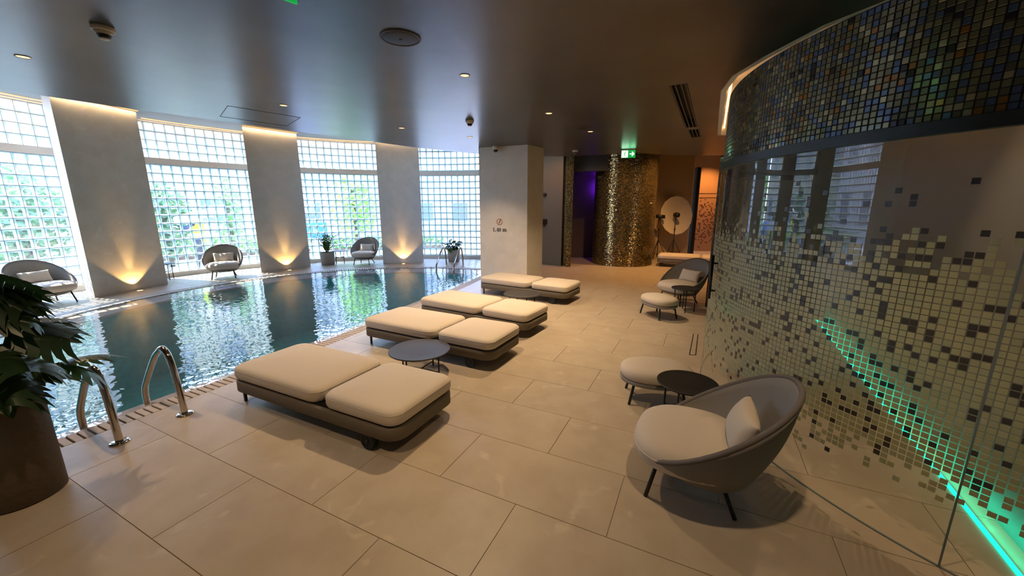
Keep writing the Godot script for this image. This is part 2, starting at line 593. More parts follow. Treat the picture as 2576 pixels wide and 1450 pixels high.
func build_pool() -> void:
	var p := thing("swimming_pool", "D-shaped teal pool with flush tan stone rim beside the loungers", "pool", Vector3.ZERO, 0.0, "", "structure")
	var outer := pool_outline(0.19)
	var lip := pool_outline(0.0)
	var shelf := pool_outline(-0.26)
	var deep := pool_outline(-0.30)
	# basin
	var st := tool()
	st.set_smooth_group(-1)
	var t := Geometry2D.triangulate_polygon(deep)
	for k in range(0, t.size(), 3):
		var a := deep[t[k]]; var b := deep[t[k + 1]]; var c := deep[t[k + 2]]
		tri(st, Vector3(a.x, -1.40, a.y), Vector3(b.x, -1.40, b.y), Vector3(c.x, -1.40, c.y))
	for k in deep.size():
		var a := deep[k]; var b := deep[(k + 1) % deep.size()]
		quad(st, Vector3(a.x, -1.4, a.y), Vector3(b.x, -1.4, b.y), Vector3(b.x, -0.1, b.y), Vector3(a.x, -0.1, a.y))
	put("basin", done(st), M.pool_tile, p)
	st = tool()
	for part in Geometry2D.clip_polygons(lip, deep):
		pass
	var n := 240
	var A := even(lip, n); var B := even(shelf, n); var C := even(deep, n)
	st.set_smooth_group(-1)
	for k in n:
		var k2 := (k + 1) % n
		quad(st, v3(A[k], -0.02), v3(A[k2], -0.02), v3(B[k2], -0.075), v3(B[k], -0.075))
		quad(st, v3(B[k], -0.075), v3(B[k2], -0.075), v3(C[k2], -0.12), v3(C[k], -0.12))
		quad(st, v3(A[k], -0.02), v3(A[k2], -0.02), v3(A[k2], -0.25), v3(A[k], -0.25))
	put("ledge", done(st), M.ledge_stone, p)
	# water, a sheet flush with the rim
	st = tool()
	t = Geometry2D.triangulate_polygon(lip)
	for k in range(0, t.size(), 3):
		var a := lip[t[k]]; var b := lip[t[k + 1]]; var c := lip[t[k + 2]]
		if (b - a).cross(c - a) > 0:
			var sw := b
			b = c
			c = sw
		for q in [a, c, b]:
			st.set_normal(Vector3.UP)
			st.add_vertex(v3(q, -0.008))
	put("water_surface", st.commit(), M.water, p)
	# overflow grate: stone blocks over a trough
	var g := thing("overflow_grate", "stone block overflow grate with dark slots round the pool", "grate", Vector3.ZERO, 0.0, "", "structure")
	st = tool()
	for k in n:
		var k2 := (k + 1) % n
		var O := even(outer, n) if k == 0 else []
		if k == 0: g.set_meta("o", O)
		var E: Array = g.get_meta("o")
		quad(st, v3(E[k], -0.20), v3(E[k2], -0.20), v3(A[k2], -0.20), v3(A[k], -0.20))
		quad(st, v3(E[k], -0.20), v3(E[k2], -0.20), v3(E[k2], 0.0), v3(E[k], 0.0))
		quad(st, v3(A[k], -0.20), v3(A[k2], -0.20), v3(A[k2], -0.02), v3(A[k], -0.02))
	g.remove_meta("o")
	put("trough", done(st), M.trough, g)
	var mid := resample(pool_outline(0.095), 0.056)
	var list := []
	for e in mid:
		var s := screen(Vector3(e[0].x, 0, e[0].y))
		list.append([1.0 / s.z if in_frame(s) else 0.0, e])
	list.sort_custom(func(a, b): return a[0] > b[0])
	st = tool()
	box(st, Vector3(0.0445, 0.022, 0.178), Vector3(0, -0.0115, 0), 0.003)
	var block := done(st)
	var rest := tool()
	for i in list.size():
		var e: Array = list[i][1]
		var ang := -atan2(e[1].y, e[1].x)
		if i < 295:
			var o := put("grate_block", block, M.grate_stone, g, Vector3(e[0].x, 0, e[0].y))
			o.rotation.y = ang
		else:
			box(rest, Vector3(0.0445, 0.022, 0.178), Vector3(e[0].x, -0.0115, e[0].y), 0.003, Basis(Vector3.UP, ang))
	if list.size() > 295: put("grate_block", done(rest), M.grate_stone, g).set_meta("kind", "stuff")

func v3(q: Vector2, y: float) -> Vector3:
	return Vector3(q.x, y, q.y)

func even(poly: PackedVector2Array, n: int) -> Array:   # n points on the outline, matched by direction from the pool's middle
	var c := Vector2(-3.9, -6.3)
	var o := []
	for k in n:
		var d := Vector2.from_angle(TAU * k / n)
		var best := 0.0
		for i in poly.size():
			var h = Geometry2D.segment_intersects_segment(c, c + d * 30.0, poly[i], poly[(i + 1) % poly.size()])
			if h != null: best = maxf(best, c.distance_to(h))
		o.append(c + d * best)
	return o

const EDGE := [Vector2(-9.0, 0.4), Vector2(-6.3, -2.5), Vector2(-4.97, -4.08), Vector2(-4.43, -4.87), Vector2(-3.74, -5.64), Vector2(-3.29, -6.22), Vector2(-2.44, -7.22), Vector2(-1.85, -7.93), Vector2(-0.72, -8.88)]
const RIM := [Vector2(2.9, -1.55), Vector2(2.45, -1.85), Vector2(2.07, -2.39), Vector2(1.95, -2.72), Vector2(1.91, -3.24), Vector2(1.92, -3.69), Vector2(2.06, -4.14), Vector2(2.5, -5.02), Vector2(3.3, -6.60)]
const SLOTS := [[Vector2(1.55, -3.93), Vector2(2.58, -5.93), "long ceiling slot diffuser beside the drum"], [Vector2(2.68, -6.09), Vector2(3.03, -6.75), "short ceiling slot diffuser behind the long one"]]
const FAR := [Vector2(8.4, -9.1), Vector2(4.1, -9.1), Vector2(3.4, -9.02), Vector2(2.63, -8.62), Vector2(1.88, -9.05), Vector2(1.1, -9.28), Vector2(0.4, -9.2)]

func build_ceiling() -> void:
	var poly := PackedVector2Array([Vector2(-9.0, 2.6), Vector2(8.4, 2.6), Vector2(8.4, -1.55)])
	for q in RIM: poly.append(q)
	poly.append(Vector2(8.4, -6.65))
	for q in FAR: poly.append(q)
	for k in range(EDGE.size() - 1, -1, -1): poly.append(EDGE[k])
	var parts := [poly]
	for h in slot_holes():
		var next := []
		var mx: float = (h[0].x + h[2].x) / 2
		for q in parts:
			for half in [PackedVector2Array([Vector2(-40, -40), Vector2(mx, -40), Vector2(mx, 40), Vector2(-40, 40)]), PackedVector2Array([Vector2(mx, -40), Vector2(40, -40), Vector2(40, 40), Vector2(mx, 40)])]:
				for a in Geometry2D.intersect_polygons(q, half):
					for b in Geometry2D.clip_polygons(a, h):
						if not Geometry2D.is_polygon_clockwise(b): next.append(b)
		parts = next
	var slab := tool()
	for q in parts: prism(slab, q, CEIL, CEIL + 0.12)
	struct("ceiling", done(slab), M.ceiling_paint)
	# raised soffit over the glass-block wall and the far rooms, lid over the drum
	var up := PackedVector2Array()
	for k in 60:
		var d := lerpf(-60.0, -211.0, k / 59.0)
		up.append(PC + Vector2(cos(deg_to_rad(d)), sin(deg_to_rad(d))) * (GW + 0.25))
	up.append(Vector2(-9.0, -2.6))
	for q in EDGE: up.append(q)
	for k in range(FAR.size() - 1, -1, -1): up.append(FAR[k])
	up.append(Vector2(8.4, -15.9))
	up.append(Vector2(up[0].x, -15.9))
	struct("ceiling", prism_mesh(up, SOFFIT, SOFFIT + 0.15), M.soffit_paint)
	struct("ceiling", prism_mesh(PackedVector2Array([Vector2(8.6, -1.4), Vector2(2.6, -1.4), Vector2(1.6, -2.6), Vector2(1.6, -4.4), Vector2(3.0, -6.8), Vector2(8.6, -6.8)]), CEIL + 0.34, CEIL + 0.45), M.white_plaster)
	# upstands that close the slots
	var st := tool()
	for k in EDGE.size() - 1: prism(st, strip(EDGE[k], EDGE[k + 1], -0.06), CEIL + 0.12, SOFFIT)
	for k in FAR.size() - 1: prism(st, strip(FAR[k], FAR[k + 1], -0.06), CEIL + 0.12, SOFFIT)
	struct("trim_1", done(st), M.ceiling_paint)
	st = tool()
	for k in RIM.size() - 1: prism(st, strip(RIM[k], RIM[k + 1], -0.05), CEIL + 0.0, CEIL + 0.34)
	prism(st, strip(RIM[-1], Vector2(8.4, -6.65), -0.05), CEIL + 0.0, CEIL + 0.34)
	struct("trim_2", done(st), M.white_plaster)

func slot_holes() -> Array:
	var o := []
	for s in SLOTS:
		var n: Vector2 = (s[1] - s[0]).normalized().orthogonal() * 0.078
		o.append(PackedVector2Array([s[0] + n, s[1] + n, s[1] - n, s[0] - n]))
	return o

func strip(a: Vector2, b: Vector2, t: float) -> PackedVector2Array:
	var n := (b - a).normalized().orthogonal() * t
	return PackedVector2Array([a, b, b + n, a + n])

const PITCH := 0.19
const SILL := 0.11
const LOWER := 13
const BAND := 0.14

func block_mesh() -> ArrayMesh:
	# local +z looks out of the building
	var h := PITCH / 2 - 0.0055
	var q := h - 0.020
	var d := 0.034
	var rim := tool()
	rim.set_smooth_group(-1)
	var pane := tool()
	pane.set_smooth_group(-1)
	var corner := [[-1, -1], [1, -1], [1, 1], [-1, 1]]
	for k in 4:
		var a: Array = corner[k]
		var b: Array = corner[(k + 1) % 4]
		quad(rim, Vector3(a[0] * h, a[1] * h, -d + 0.008), Vector3(b[0] * h, b[1] * h, -d + 0.008), Vector3(b[0] * q, b[1] * q, -d), Vector3(a[0] * q, a[1] * q, -d))
		quad(rim, Vector3(a[0] * h, a[1] * h, d - 0.010), Vector3(b[0] * h, b[1] * h, d - 0.010), Vector3(b[0] * h * 0.97, b[1] * h * 0.97, d), Vector3(a[0] * h * 0.97, a[1] * h * 0.97, d))
		quad(pane, Vector3(a[0] * h, a[1] * h, -d + 0.008), Vector3(b[0] * h, b[1] * h, -d + 0.008), Vector3(b[0] * h, b[1] * h, d - 0.010), Vector3(a[0] * h, a[1] * h, d - 0.010))
	quad(pane, Vector3(-q, -q, -d), Vector3(q, -q, -d), Vector3(q, q, -d), Vector3(-q, q, -d))
	h *= 0.97
	quad(pane, Vector3(-h, -h, d), Vector3(h, -h, d), Vector3(h, h, d), Vector3(-h, h, d))
	rim.generate_normals()
	pane.generate_normals()
	rim.set_material(M.block_rim)
	var m := rim.commit()
	pane.set_material(M.pane_glass)
	return pane.commit(m)

func build_window(called: String, a0: float, cols: int, label: String, block: ArrayMesh) -> void:
	var w := thing(called, label, "", Vector3.ZERO, 0.0, "", "structure")
	var da := rad_to_deg(PITCH / GW)
	var rows := []
	for r in LOWER: rows.append(SILL + (r + 0.5) * PITCH)
	var top := SILL + LOWER * PITCH + BAND
	for r in 4: rows.append(top + (r + 0.5) * PITCH)
	for c in cols:
		var deg := a0 + (c + 0.5) * da
		for y in rows:
			var o := put("glass_block", block, null, w, on_arc(PC, GW, deg, y))
			o.rotation.y = PI / 2 - deg_to_rad(deg)
	var st := tool()
	var a1 := a0 + cols * da
	for r in LOWER + 1: arc_wall(st, PC, GW - 0.026, GW + 0.018, a0, a1, SILL + r * PITCH - 0.0055, SILL + r * PITCH + 0.0055, cols)
	for r in 5: arc_wall(st, PC, GW - 0.026, GW + 0.018, a0, a1, top + r * PITCH - 0.0055, top + r * PITCH + 0.0055, cols)
	for c in cols + 1:
		var deg := a0 + c * da
		for seg in [[SILL, SILL + LOWER * PITCH], [top, top + 4 * PITCH]]:
			box(st, Vector3(0.044, seg[1] - seg[0], 0.011), on_arc(PC, GW, deg, (seg[0] + seg[1]) / 2), 0.001, Basis(Vector3.UP, -deg_to_rad(deg)))
	put("mortar_grid", done(st), M.mortar, w)
	put("sill", arc_mesh(PC, GW - 0.10, GW + 0.10, a0, a1, 0.0, SILL - 0.004, 24), M.white_plaster, w)
	put("transom", arc_mesh(PC, GW - 0.07, GW + 0.07, a0, a1, SILL + LOWER * PITCH + 0.004, top - 0.004, 24), M.white_plaster, w)
	put("head", arc_mesh(PC, GW - 0.10, GW + 0.10, a0, a1, top + 4 * PITCH + 0.004, SOFFIT, 24), M.white_plaster, w)

func build_column(a: Vector2, b: Vector2, depth: float, top: float, label: String) -> Node3D:
	var n := (b - a).normalized().orthogonal()
	var mid := (a + b) / 2
	if (mid + n - PC).length() < mid.distance_to(PC): n = -n
	var o := thing("column", label, "column", Vector3(mid.x, 0, mid.y), 0.0, "", "structure")
	var poly := PackedVector2Array()
	var al := (b - a).normalized() * 0.16
	for q in [a, b, b + n * depth - al, a + n * depth + al]: poly.append(q - mid)
	put("shaft", prism_mesh(poly, 0.0, top), M.wall_stone, o)
	o.set_meta("face", -n)
	return o

func build_shell() -> void:
	build_floor()
	build_pool()
	build_ceiling()
	var block := block_mesh()
	build_window("window_1", -198.0, 20, "glass block window behind the large left plant, lit by the sun", block)
	build_window("window_2", -154.0, 12, "glass block window with the worker in the yellow vest behind it", block)
	build_window("window_3", -124.4, 12, "glass block window between the second and third lit columns", block)
	build_window("window_4", -94.8, 12, "glass block window beside the pillar marked 1.40 m", block)
	# piers of the outer wall, behind the columns
	for s in [[-164.0, -154.0], [-133.6, -124.4], [-104.1, -94.8], [-74.5, -66.0], [-212.0, -198.0]]:
		struct("wall_far", arc_mesh(PC, GW - 0.12, GW + 0.12, s[0], s[1], 0.0, SOFFIT, 8), M.white_plaster)
	var cols := [
		[Vector2(-7.65, -6.92), Vector2(-7.44, -8.22), 0.42, "stone column nearest the large plant, lit from below"],
		[Vector2(-6.32, -9.65), Vector2(-5.57, -10.62), 0.34, "stone column between two grey armchairs, lit from below"],
		[Vector2(-3.76, -11.23), Vector2(-2.63, -11.47), 0.34, "stone column behind the far pool ladder, lit from below"]]
	for c in cols:
		var o := build_column(c[0], c[1], c[2], SOFFIT, c[3])
		var f: Vector2 = o.get_meta("face")
		o.remove_meta("face")
		var face := Vector3(f.x, 0, f.y)
		var t := thing("uplight", "small recessed floor lamp at the foot of the " + ["column nearest the large plant", "middle lit column", "column behind the far ladder"][cols.find(c)], "uplight", o.position + face * 0.13, 0.0, "floor uplights")
		put("bezel", lathe_mesh([[0.055, 0.0], [0.058, 0.004], [0.050, 0.006], [0.045, 0.004]], 20, false, false), M.chrome, t)
		put("lens", lathe_mesh([[0.045, 0.003], [0.02, 0.004]], 20), M.uplight_lens, t)
		spot(t, Vector3(0, 0.02, 0), Vector3(0, 1.0, 0) - face * 0.06, Color(1.0, 0.79, 0.47), 0.75, 46.0, 0.012, 0.25)
		spot(t, Vector3(0, 0.02, 0), Vector3(0, 1.0, 0) - face * 0.10, Color(1.0, 0.79, 0.47), 1.6, 14.0, 0.012, 1.0)
		# warm strip let into the soffit in front of the column head
		var wid: float = c[0].distance_to(c[1])
		var along: Vector2 = (c[1] - c[0]).normalized()
		var s := thing("cove_strip", "warm light strip above the " + ["column nearest the large plant", "middle lit column", "column behind the far ladder"][cols.find(c)], "light strip", Vector3.ZERO, 0.0, "cove light strips")
		var at := o.position + face * 0.05 + Vector3(0, SOFFIT - 0.012, 0)
		var st := tool()
		box(st, Vector3(wid, 0.015, 0.02), at, 0.002, Basis(Vector3.UP, -atan2(along.y, along.x)))
		put("diffuser", done(st), M.strip_soft, s)
		area(s, at - Vector3(0, 0.012, 0), at - Vector3(0, 1.0, 0) - face * 0.1, Vector2(0.03, wid), WARM, 0.30, Vector3(along.x, 0, along.y))
	for s in [[-180.0, -165.0, "warm light strip over the sunlit left window"], [-153.5, -134.0, "warm light strip over the window with the worker"], [-124.0, -105.0, "warm light strip over the window between two columns"]]:
		var t := thing("cove_strip", s[2], "light strip", Vector3.ZERO, 0.0, "cove light strips")
		put("diffuser", arc_mesh(PC, GW - 0.36, GW - 0.33, s[0], s[1], SOFFIT - 0.014, SOFFIT - 0.001, 20), M.strip_soft, t)
		for k in 3:
			var deg: float = lerpf(s[0], s[1], (k + 0.5) / 3.0)
			area(t, on_arc(PC, GW - 0.345, deg, SOFFIT - 0.02), on_arc(PC, GW - 0.10, deg, SOFFIT - 0.13), Vector2(0.6, 0.03), Color(1.0, 0.74, 0.50), 0.22)
	# pillar with the depth mark
	var p := thing("pillar", "square stone pillar marked 1.40 m with a no diving sign", "pillar", Vector3.ZERO, 0.0, "", "structure")
	var A := Vector2(-0.65, -7.94)
	var B := Vector2(0.29, -7.54)
	var C := Vector2(0.62, -7.96)
	put("shaft", prism_mesh(PackedVector2Array([A, B, C, A + C - B]), 0.0, SOFFIT), M.wall_stone, p)
	var dirx := (B - A).normalized()
	var nrm := Vector3(-dirx.y, 0, dirx.x)
	var basis := Basis(Vector3(dirx.x, 0, dirx.y), Vector3.UP, nrm)
	var c0 := A.lerp(B, 0.43)
	var txt := TextMesh.new()
	txt.text = "1.40 m"
	var f := SystemFont.new()
	f.font_names = PackedStringArray(["Droid Serif"])
	f.font_weight = 700
	txt.font = f
	txt.font_size = 24
	txt.pixel_size = 0.0043
	txt.depth = 0.003
	var d := put("depth_mark", txt, M.ink, p)
	d.transform = Transform3D(basis * Basis.from_scale(Vector3(0.92, 1.0, 1.0)), Vector3(c0.x, 1.19, c0.y) + nrm * 0.002)
	var sg := put("no_diving_ring", lathe_mesh([[0.062, 0.0], [0.062, 0.004], [0.054, 0.004], [0.054, 0.0]], 32, false, false), M.ink_red, p)
	var turn := basis * Basis(Vector3.RIGHT, PI / 2)
	var sc := Vector3(c0.x, 1.345, c0.y) + nrm * 0.001
	sg.transform = Transform3D(turn, sc)
	var bar := put("no_diving_bar", box_mesh(Vector3(0.007, 0.118, 0.004), 0.001), M.ink_red, p)
	bar.transform = Transform3D(basis * Basis(Vector3.BACK, -0.55), sc)
	var man := tool()
	tube(man, [Vector3(0.012, 0.035, 0), Vector3(0.004, 0.004, 0), Vector3(0.0, -0.02, 0)], 0.005, 6)
	tube(man, [Vector3(0.0, -0.018, 0), Vector3(-0.018, -0.030, 0)], 0.004, 6)
	tube(man, [Vector3(0.010, 0.02, 0), Vector3(-0.010, 0.012, 0)], 0.003, 6)
	lathe(man, [[0.0005, -0.007], [0.006, -0.004], [0.007, 0.0], [0.006, 0.004], [0.0005, 0.007]], 10, Vector3(0.018, 0.043, 0))
	put("no_diving_figure", done(man), M.ink, p).transform = Transform3D(basis, sc)
	# enclosing walls
	var q := PC + Vector2(cos(deg_to_rad(-212.0)), sin(deg_to_rad(-212.0))) * GW
	struct("wall_left", wall_mesh(q, Vector2(q.x, 2.7), 0.2, 0.0, SOFFIT), M.wall_stone)
	struct("wall_near", wall_mesh(Vector2(-9.0, 2.6), Vector2(8.6, 2.6), 0.2, 0.0, SOFFIT), M.wall_stone)
	struct("wall_right", wall_mesh(Vector2(8.4, 2.8), Vector2(8.4, -15.8), 0.2, 0.0, SOFFIT), M.tan_plaster)
	struct("wall_back", wall_mesh(Vector2(8.6, -15.6), Vector2(-1.2, -15.6), -0.2, 0.0, SOFFIT), M.tan_plaster)
	struct("wall_back", wall_mesh(Vector2(-0.33, -10.7), Vector2(-0.60, -12.35), 0.12, 0.0, SOFFIT), M.wall_stone)  # added partition, hidden by the pillar, keeps window daylight off the wall beyond
	struct("wall_back", wall_mesh(Vector2(-0.55, -12.3), Vector2(-0.55, -15.7), 0.2, 0.0, SOFFIT), M.tan_plaster)
	struct("wall_back", wall_mesh(Vector2(-0.75, -12.2), Vector2(1.45, -10.95), -0.15, 0.0, SOFFIT), mat("shaded_plaster", Color(0.42, 0.355, 0.265), 0.85))  # this wall's shade is painted in as a darker plaster

func _ready() -> void:
	rng.seed = 20
	var cam := Camera3D.new()
	cam.name = "camera"
	cam.fov = rad_to_deg(2.0 * atan(725.0 / 975.0))
	cam.near = 0.05
	cam.far = 300.0
	add_child(cam)
	cam.position = Vector3(0, EYE, 0)
	cam.rotation.x = -atan(975.0 / 4611.0)
	cam.current = true
	var env := Environment.new()
	env.tonemap_mode = Environment.TONE_MAPPER_LINEAR
	env.tonemap_exposure = 1.28
	env.sdfgi_enabled = true
	env.ssao_enabled = true
	env.ssil_enabled = true
	env.background_mode = Environment.BG_SKY
	var sky := Sky.new()
	var sm := ProceduralSkyMaterial.new()
	sm.sky_top_color = Color(0.55, 0.70, 0.95)
	sm.sky_horizon_color = Color(0.90, 0.94, 1.0)
	sm.ground_bottom_color = Color(0.6, 0.6, 0.6)
	sm.ground_horizon_color = Color(0.85, 0.88, 0.92)
	sm.energy_multiplier = 25.0
	sky.sky_material = sm
	env.sky = sky
	var we := WorldEnvironment.new()
	we.name = "world"
	we.environment = env
	add_child(we)
	var sun := DirectionalLight3D.new()
	sun.name = "sun"
	sun.light_color = Color(1.0, 0.96, 0.90)
	sun.light_energy = 14.0
	sun.light_angular_distance = 0.6
	sun.shadow_enabled = true
	sun.sky_mode = DirectionalLight3D.SKY_MODE_LIGHT_ONLY
	add_child(sun)
	var down := Vector3(0.97, 0, 0.25).normalized() * cos(deg_to_rad(54.0)) - Vector3.UP * sin(deg_to_rad(54.0))
	sun.look_at_from_position(Vector3.ZERO, down, Vector3.UP)
	make_materials()
	build_shell()
	build_drum()
	build_far_rooms()
	build_outside()
	build_lamps()
	build_furniture()
	build_fittings()
	build_plants()
	build_person()

func build_lamps() -> void:
	for d in [
		[-0.41, -3.67, "ceiling downlight right of the round ceiling speaker", 3.6],
		[-3.71, -3.24, "ceiling downlight nearest the left frame edge", 2.5],
		[-2.57, -4.69, "ceiling downlight above the middle of the pool", 2.5],
		[-1.60, -5.98, "ceiling downlight beside the ceiling hatch outline", 2.5],
		[-0.69, -6.74, "ceiling downlight left of the pillar head", 3.5],
		[0.45, -5.07, "ceiling downlight in the middle of the dark ceiling", 4.0],
		[-1.55, -1.15, "unseen ceiling downlight above the left of the viewpoint", 1.7],
		[0.75, -1.25, "unseen ceiling downlight above the right of the viewpoint", 1.7],
		[-3.2, 0.2, "unseen ceiling downlight behind the large plant", 1.2],
		[1.19, -6.25, "ceiling downlight beside the small far ceiling speaker", 4.0]]:
		downlight(d[0], d[1], d[3], d[2])

# ------------------------------------------------------------------ the drum on the right
func drum_tile_mesh(w: float, h: float, t: float) -> ArrayMesh:   # a small slab: x across, y up, z outwards
	var st := tool()
	box(st, Vector3(w, h, t), Vector3(0, 0, t / 2), 0.002)
	return done(st)

func facing(deg: float) -> Basis:   # z axis outwards at that angle
	return Basis(Vector3.UP, PI / 2 - deg_to_rad(deg))

func mosaic_colour() -> Color:
	var k := rng.randf()
	if k < 0.40: return Color(0.46, 0.44, 0.33).srgb_to_linear()
	if k < 0.62: return Color(0.38, 0.37, 0.30).srgb_to_linear()
	if k < 0.80: return Color(0.32, 0.37, 0.45).srgb_to_linear()
	if k < 0.90: return Color(0.62, 0.58, 0.44).srgb_to_linear()
	if k < 0.96: return Color(0.54, 0.38, 0.20).srgb_to_linear()
	return Color(0.20, 0.20, 0.20).srgb_to_linear()

func scatter(parent: Node3D, called: String, tile: Mesh, m: Material, places: Array, most: int, kinds: int) -> void:
	# places: [Transform3D, Color]; those that show largest become parts, the rest one MultiMesh
	var list := []
	for p in places:
		var s := screen(p[0].origin)
		var towards: bool = (get_node("camera").position - p[0].origin).dot(p[0].basis.z) > 0
		list.append([1.0 / s.z if in_frame(s, 0) and towards else 0.0, p])
	list.sort_custom(func(a, b): return a[0] > b[0])
	var shades := {}
	var n := mini(most, list.size())
	for i in n:
		var p: Array = list[i][1]
		var key: String = p[1].to_html()
		if not shades.has(key):
			var c: StandardMaterial3D = m.duplicate()
			c.vertex_color_use_as_albedo = false
			c.albedo_color = p[1].linear_to_srgb()
			shades[key] = c
		var o := put(called, tile, shades[key], parent)
		o.transform = p[0]
	if list.size() > n:
		var mm := MultiMesh.new()
		mm.transform_format = MultiMesh.TRANSFORM_3D
		mm.use_colors = true
		mm.mesh = tile
		mm.instance_count = list.size() - n
		for i in range(n, list.size()):
			mm.set_instance_transform(i - n, list[i][1][0])
			mm.set_instance_color(i - n, list[i][1][1])
		var o := MultiMeshInstance3D.new()
		o.name = called
		o.multimesh = mm
		o.material_override = m
		parent.add_child(o, true)
		o.set_meta("kind", "stuff")

func build_drum() -> void:
	var tp := 0.0302
	var da := rad_to_deg(tp / DR)
	# mosaic bulkhead above the glass
	var b := thing("mosaic_bulkhead", "curved dark mosaic band above the printed glass wall", "wall", Vector3.ZERO, 0.0, "", "structure")
	put("core", arc_mesh(DC, DR - 0.10, DR - 0.004, 96.0, 262.0, 2.012, 2.59, 72), M.tile_grout, b)
	var tile := drum_tile_mesh(0.0265, 0.0265, 0.006)
	var places := []
	var cols := int(150.0 / da)
	for c in cols:
		var deg := 104.0 + (c + 0.5) * da
		for r in 19:
			var t := Basis(Vector3.UP, rng.randfn(0.0, 0.012)) * Basis(Vector3.RIGHT, rng.randfn(0.0, 0.012))
			places.append([Transform3D(facing(deg) * t, on_arc(DC, DR - 0.006, deg, 2.028 + r * tp)), mosaic_colour()])
	scatter(b, "mosaic_tile", tile, M.tile_glass, places, 300, 6)
	put("rail", arc_mesh(DC, DR - 0.03, DR + 0.018, 96.0, 262.0, 1.955, 2.012, 72), M.black_metal, b)
	# printed glass
	var g := thing("curved_glass_wall", "curved glass wall printed with olive and dark square tiles", "glass wall", Vector3.ZERO, 0.0, "", "structure")
	for seg in [[104.0, 149.22], [149.44, 203.0], [203.4, 240.0]]:
		var st := tool()
		var n := 48
		for k in n:
			for e in [[0, 0], [1, 0], [1, 1], [0, 0], [1, 1], [0, 1]]:
				var deg: float = lerpf(seg[0], seg[1], float(k + e[0]) / n)
				st.set_normal(on_arc(Vector2.ZERO, 1.0, deg))
				st.add_vertex(on_arc(DC, DR, deg, 0.002 if e[1] == 0 else 1.956))
		put("glass_panel", st.commit(), M.screen_glass, g)
	put("glass_joint", arc_mesh(DC, DR - 0.004, DR + 0.003, 149.24, 149.42, 0.0, 1.955, 2), M.mortar, g)
	put("base_seal", arc_mesh(DC, DR - 0.006, DR + 0.004, 104.0, 240.0, 0.0, 0.006, 72), M.mortar, g)
	var flat := drum_tile_mesh(0.0262, 0.0262, 0.0012)
	places = []
	var nz := FastNoiseLite.new()
	nz.seed = 4
	nz.frequency = 0.35
	cols = int(128.0 / da)
	for c in cols:
		var deg := 106.0 + (c + 0.5) * da
		for r in 64:
			var h := 0.03 + r * tp
			if h > 1.94: continue
			var wob := nz.get_noise_2d(c, r) * 0.07
			var olive := smoothstep(0.22, 0.60, h + wob) * (1.0 - smoothstep(1.20, 1.62, h - wob))
			var dark := 0.145 * smoothstep(0.26, 0.58, h + wob) * (1.0 - smoothstep(1.42, 1.88, h - wob * 0.5))
			var k := rng.randf()
			if k < dark:
				places.append([Transform3D(facing(deg), on_arc(DC, DR + 0.0008, deg, h)), Color(0.23, 0.22, 0.21).srgb_to_linear()])
			elif k < dark + olive * 0.985:
				var ol := [Color(0.64, 0.64, 0.49), Color(0.62, 0.625, 0.49), Color(0.66, 0.65, 0.50)]
				places.append([Transform3D(facing(deg), on_arc(DC, DR + 0.0008, deg, h)), (ol[rng.randi() % 3] as Color).srgb_to_linear()])
	scatter(g, "glass_print_tile", flat, M.print_tile, places, 300, 4)
	# door handle on the far leaf
	var h := thing("door_handle", "long black bar handle on the curved glass door edge", "handle", on_arc(DC, DR, 196.0), 0.0)
	var o := on_arc(Vector2.ZERO, 1.0, 196.0)
	put("bar", tube_mesh([o * 0.045 + Vector3(0, 0.86, 0), o * 0.045 + Vector3(0, 1.24, 0)], 0.013, 10), M.black_metal, h)
	for y in [0.93, 1.17]: put("bracket", tube_mesh([o * 0.002 + Vector3(0, y, 0), o * 0.045 + Vector3(0, y, 0)], 0.008, 8), M.black_metal, h)
	# room behind the glass: straight wall with a green strip at its foot
	struct("wall_right", wall_mesh(Vector2(2.36, -1.34), Vector2(5.2, -6.6), -0.12, 0.0, CEIL + 0.34), mat("drum_wall", Color(0.42, 0.41, 0.38), 0.8))
	struct("wall_right", wall_mesh(Vector2(3.56, -6.27), Vector2(5.35, -6.58), -0.12, 0.0, CEIL + 0.34), M.drum_wall)
	var s := thing("green_light_strip", "green glowing light strip at the wall foot behind the glass", "light strip")
	var a := Vector3(2.36, 0.02, -1.34)
	var e := Vector3(4.6, 0.02, -5.49)
	var d := (e - a).normalized()
	var nrm := Vector3(d.z, 0, -d.x)
	if nrm.x > 0: nrm = -nrm
	var st := tool()
	box(st, Vector3(a.distance_to(e), 0.016, 0.02), (a + e) / 2 + nrm * 0.10 + Vector3(0, -0.012, 0), 0.003, Basis(Vector3.UP, -atan2(d.z, d.x)))
	put("diffuser", done(st), M.strip_green, s)
	area(s, (a + e) / 2 + nrm * 0.085 + Vector3(0, 0.012, 0), (a + e) / 2 - nrm * 0.1 + Vector3(0, 0.06, 0), Vector2(a.distance_to(e), 0.02), Color(0.06, 0.95, 0.76), 0.75)
	# cove over the drum
	var cs := thing("cove_strip", "warm light strip in the ceiling slot over the curved mosaic band", "light strip", Vector3.ZERO, 0.0, "cove light strips")
	var run := tool()
	for k in range(1, RIM.size() - 1): prism(run, strip(RIM[k] + Vector2(0.08, 0.0), RIM[k + 1] + Vector2(0.08, 0.0), -0.025), CEIL + 0.10, CEIL + 0.118)
	put("diffuser", done(run), M.strip_warm, cs)
	for k in range(1, RIM.size() - 1):
		for half in 2:
			var q: Vector2 = RIM[k].lerp(RIM[k + 1], 0.25 + 0.5 * half) + Vector2(0.10, 0.0)
			var l := OmniLight3D.new()
			l.name = "lamp"
			l.light_color = Color(1.0, 0.76, 0.54)
			l.light_energy = 0.013
			l.omni_range = 30.0
			l.omni_attenuation = 2.0
			l.light_size = 0.03
			l.shadow_enabled = true
			cs.add_child(l, true)
			l.position = Vector3(q.x, CEIL + 0.17, q.y)
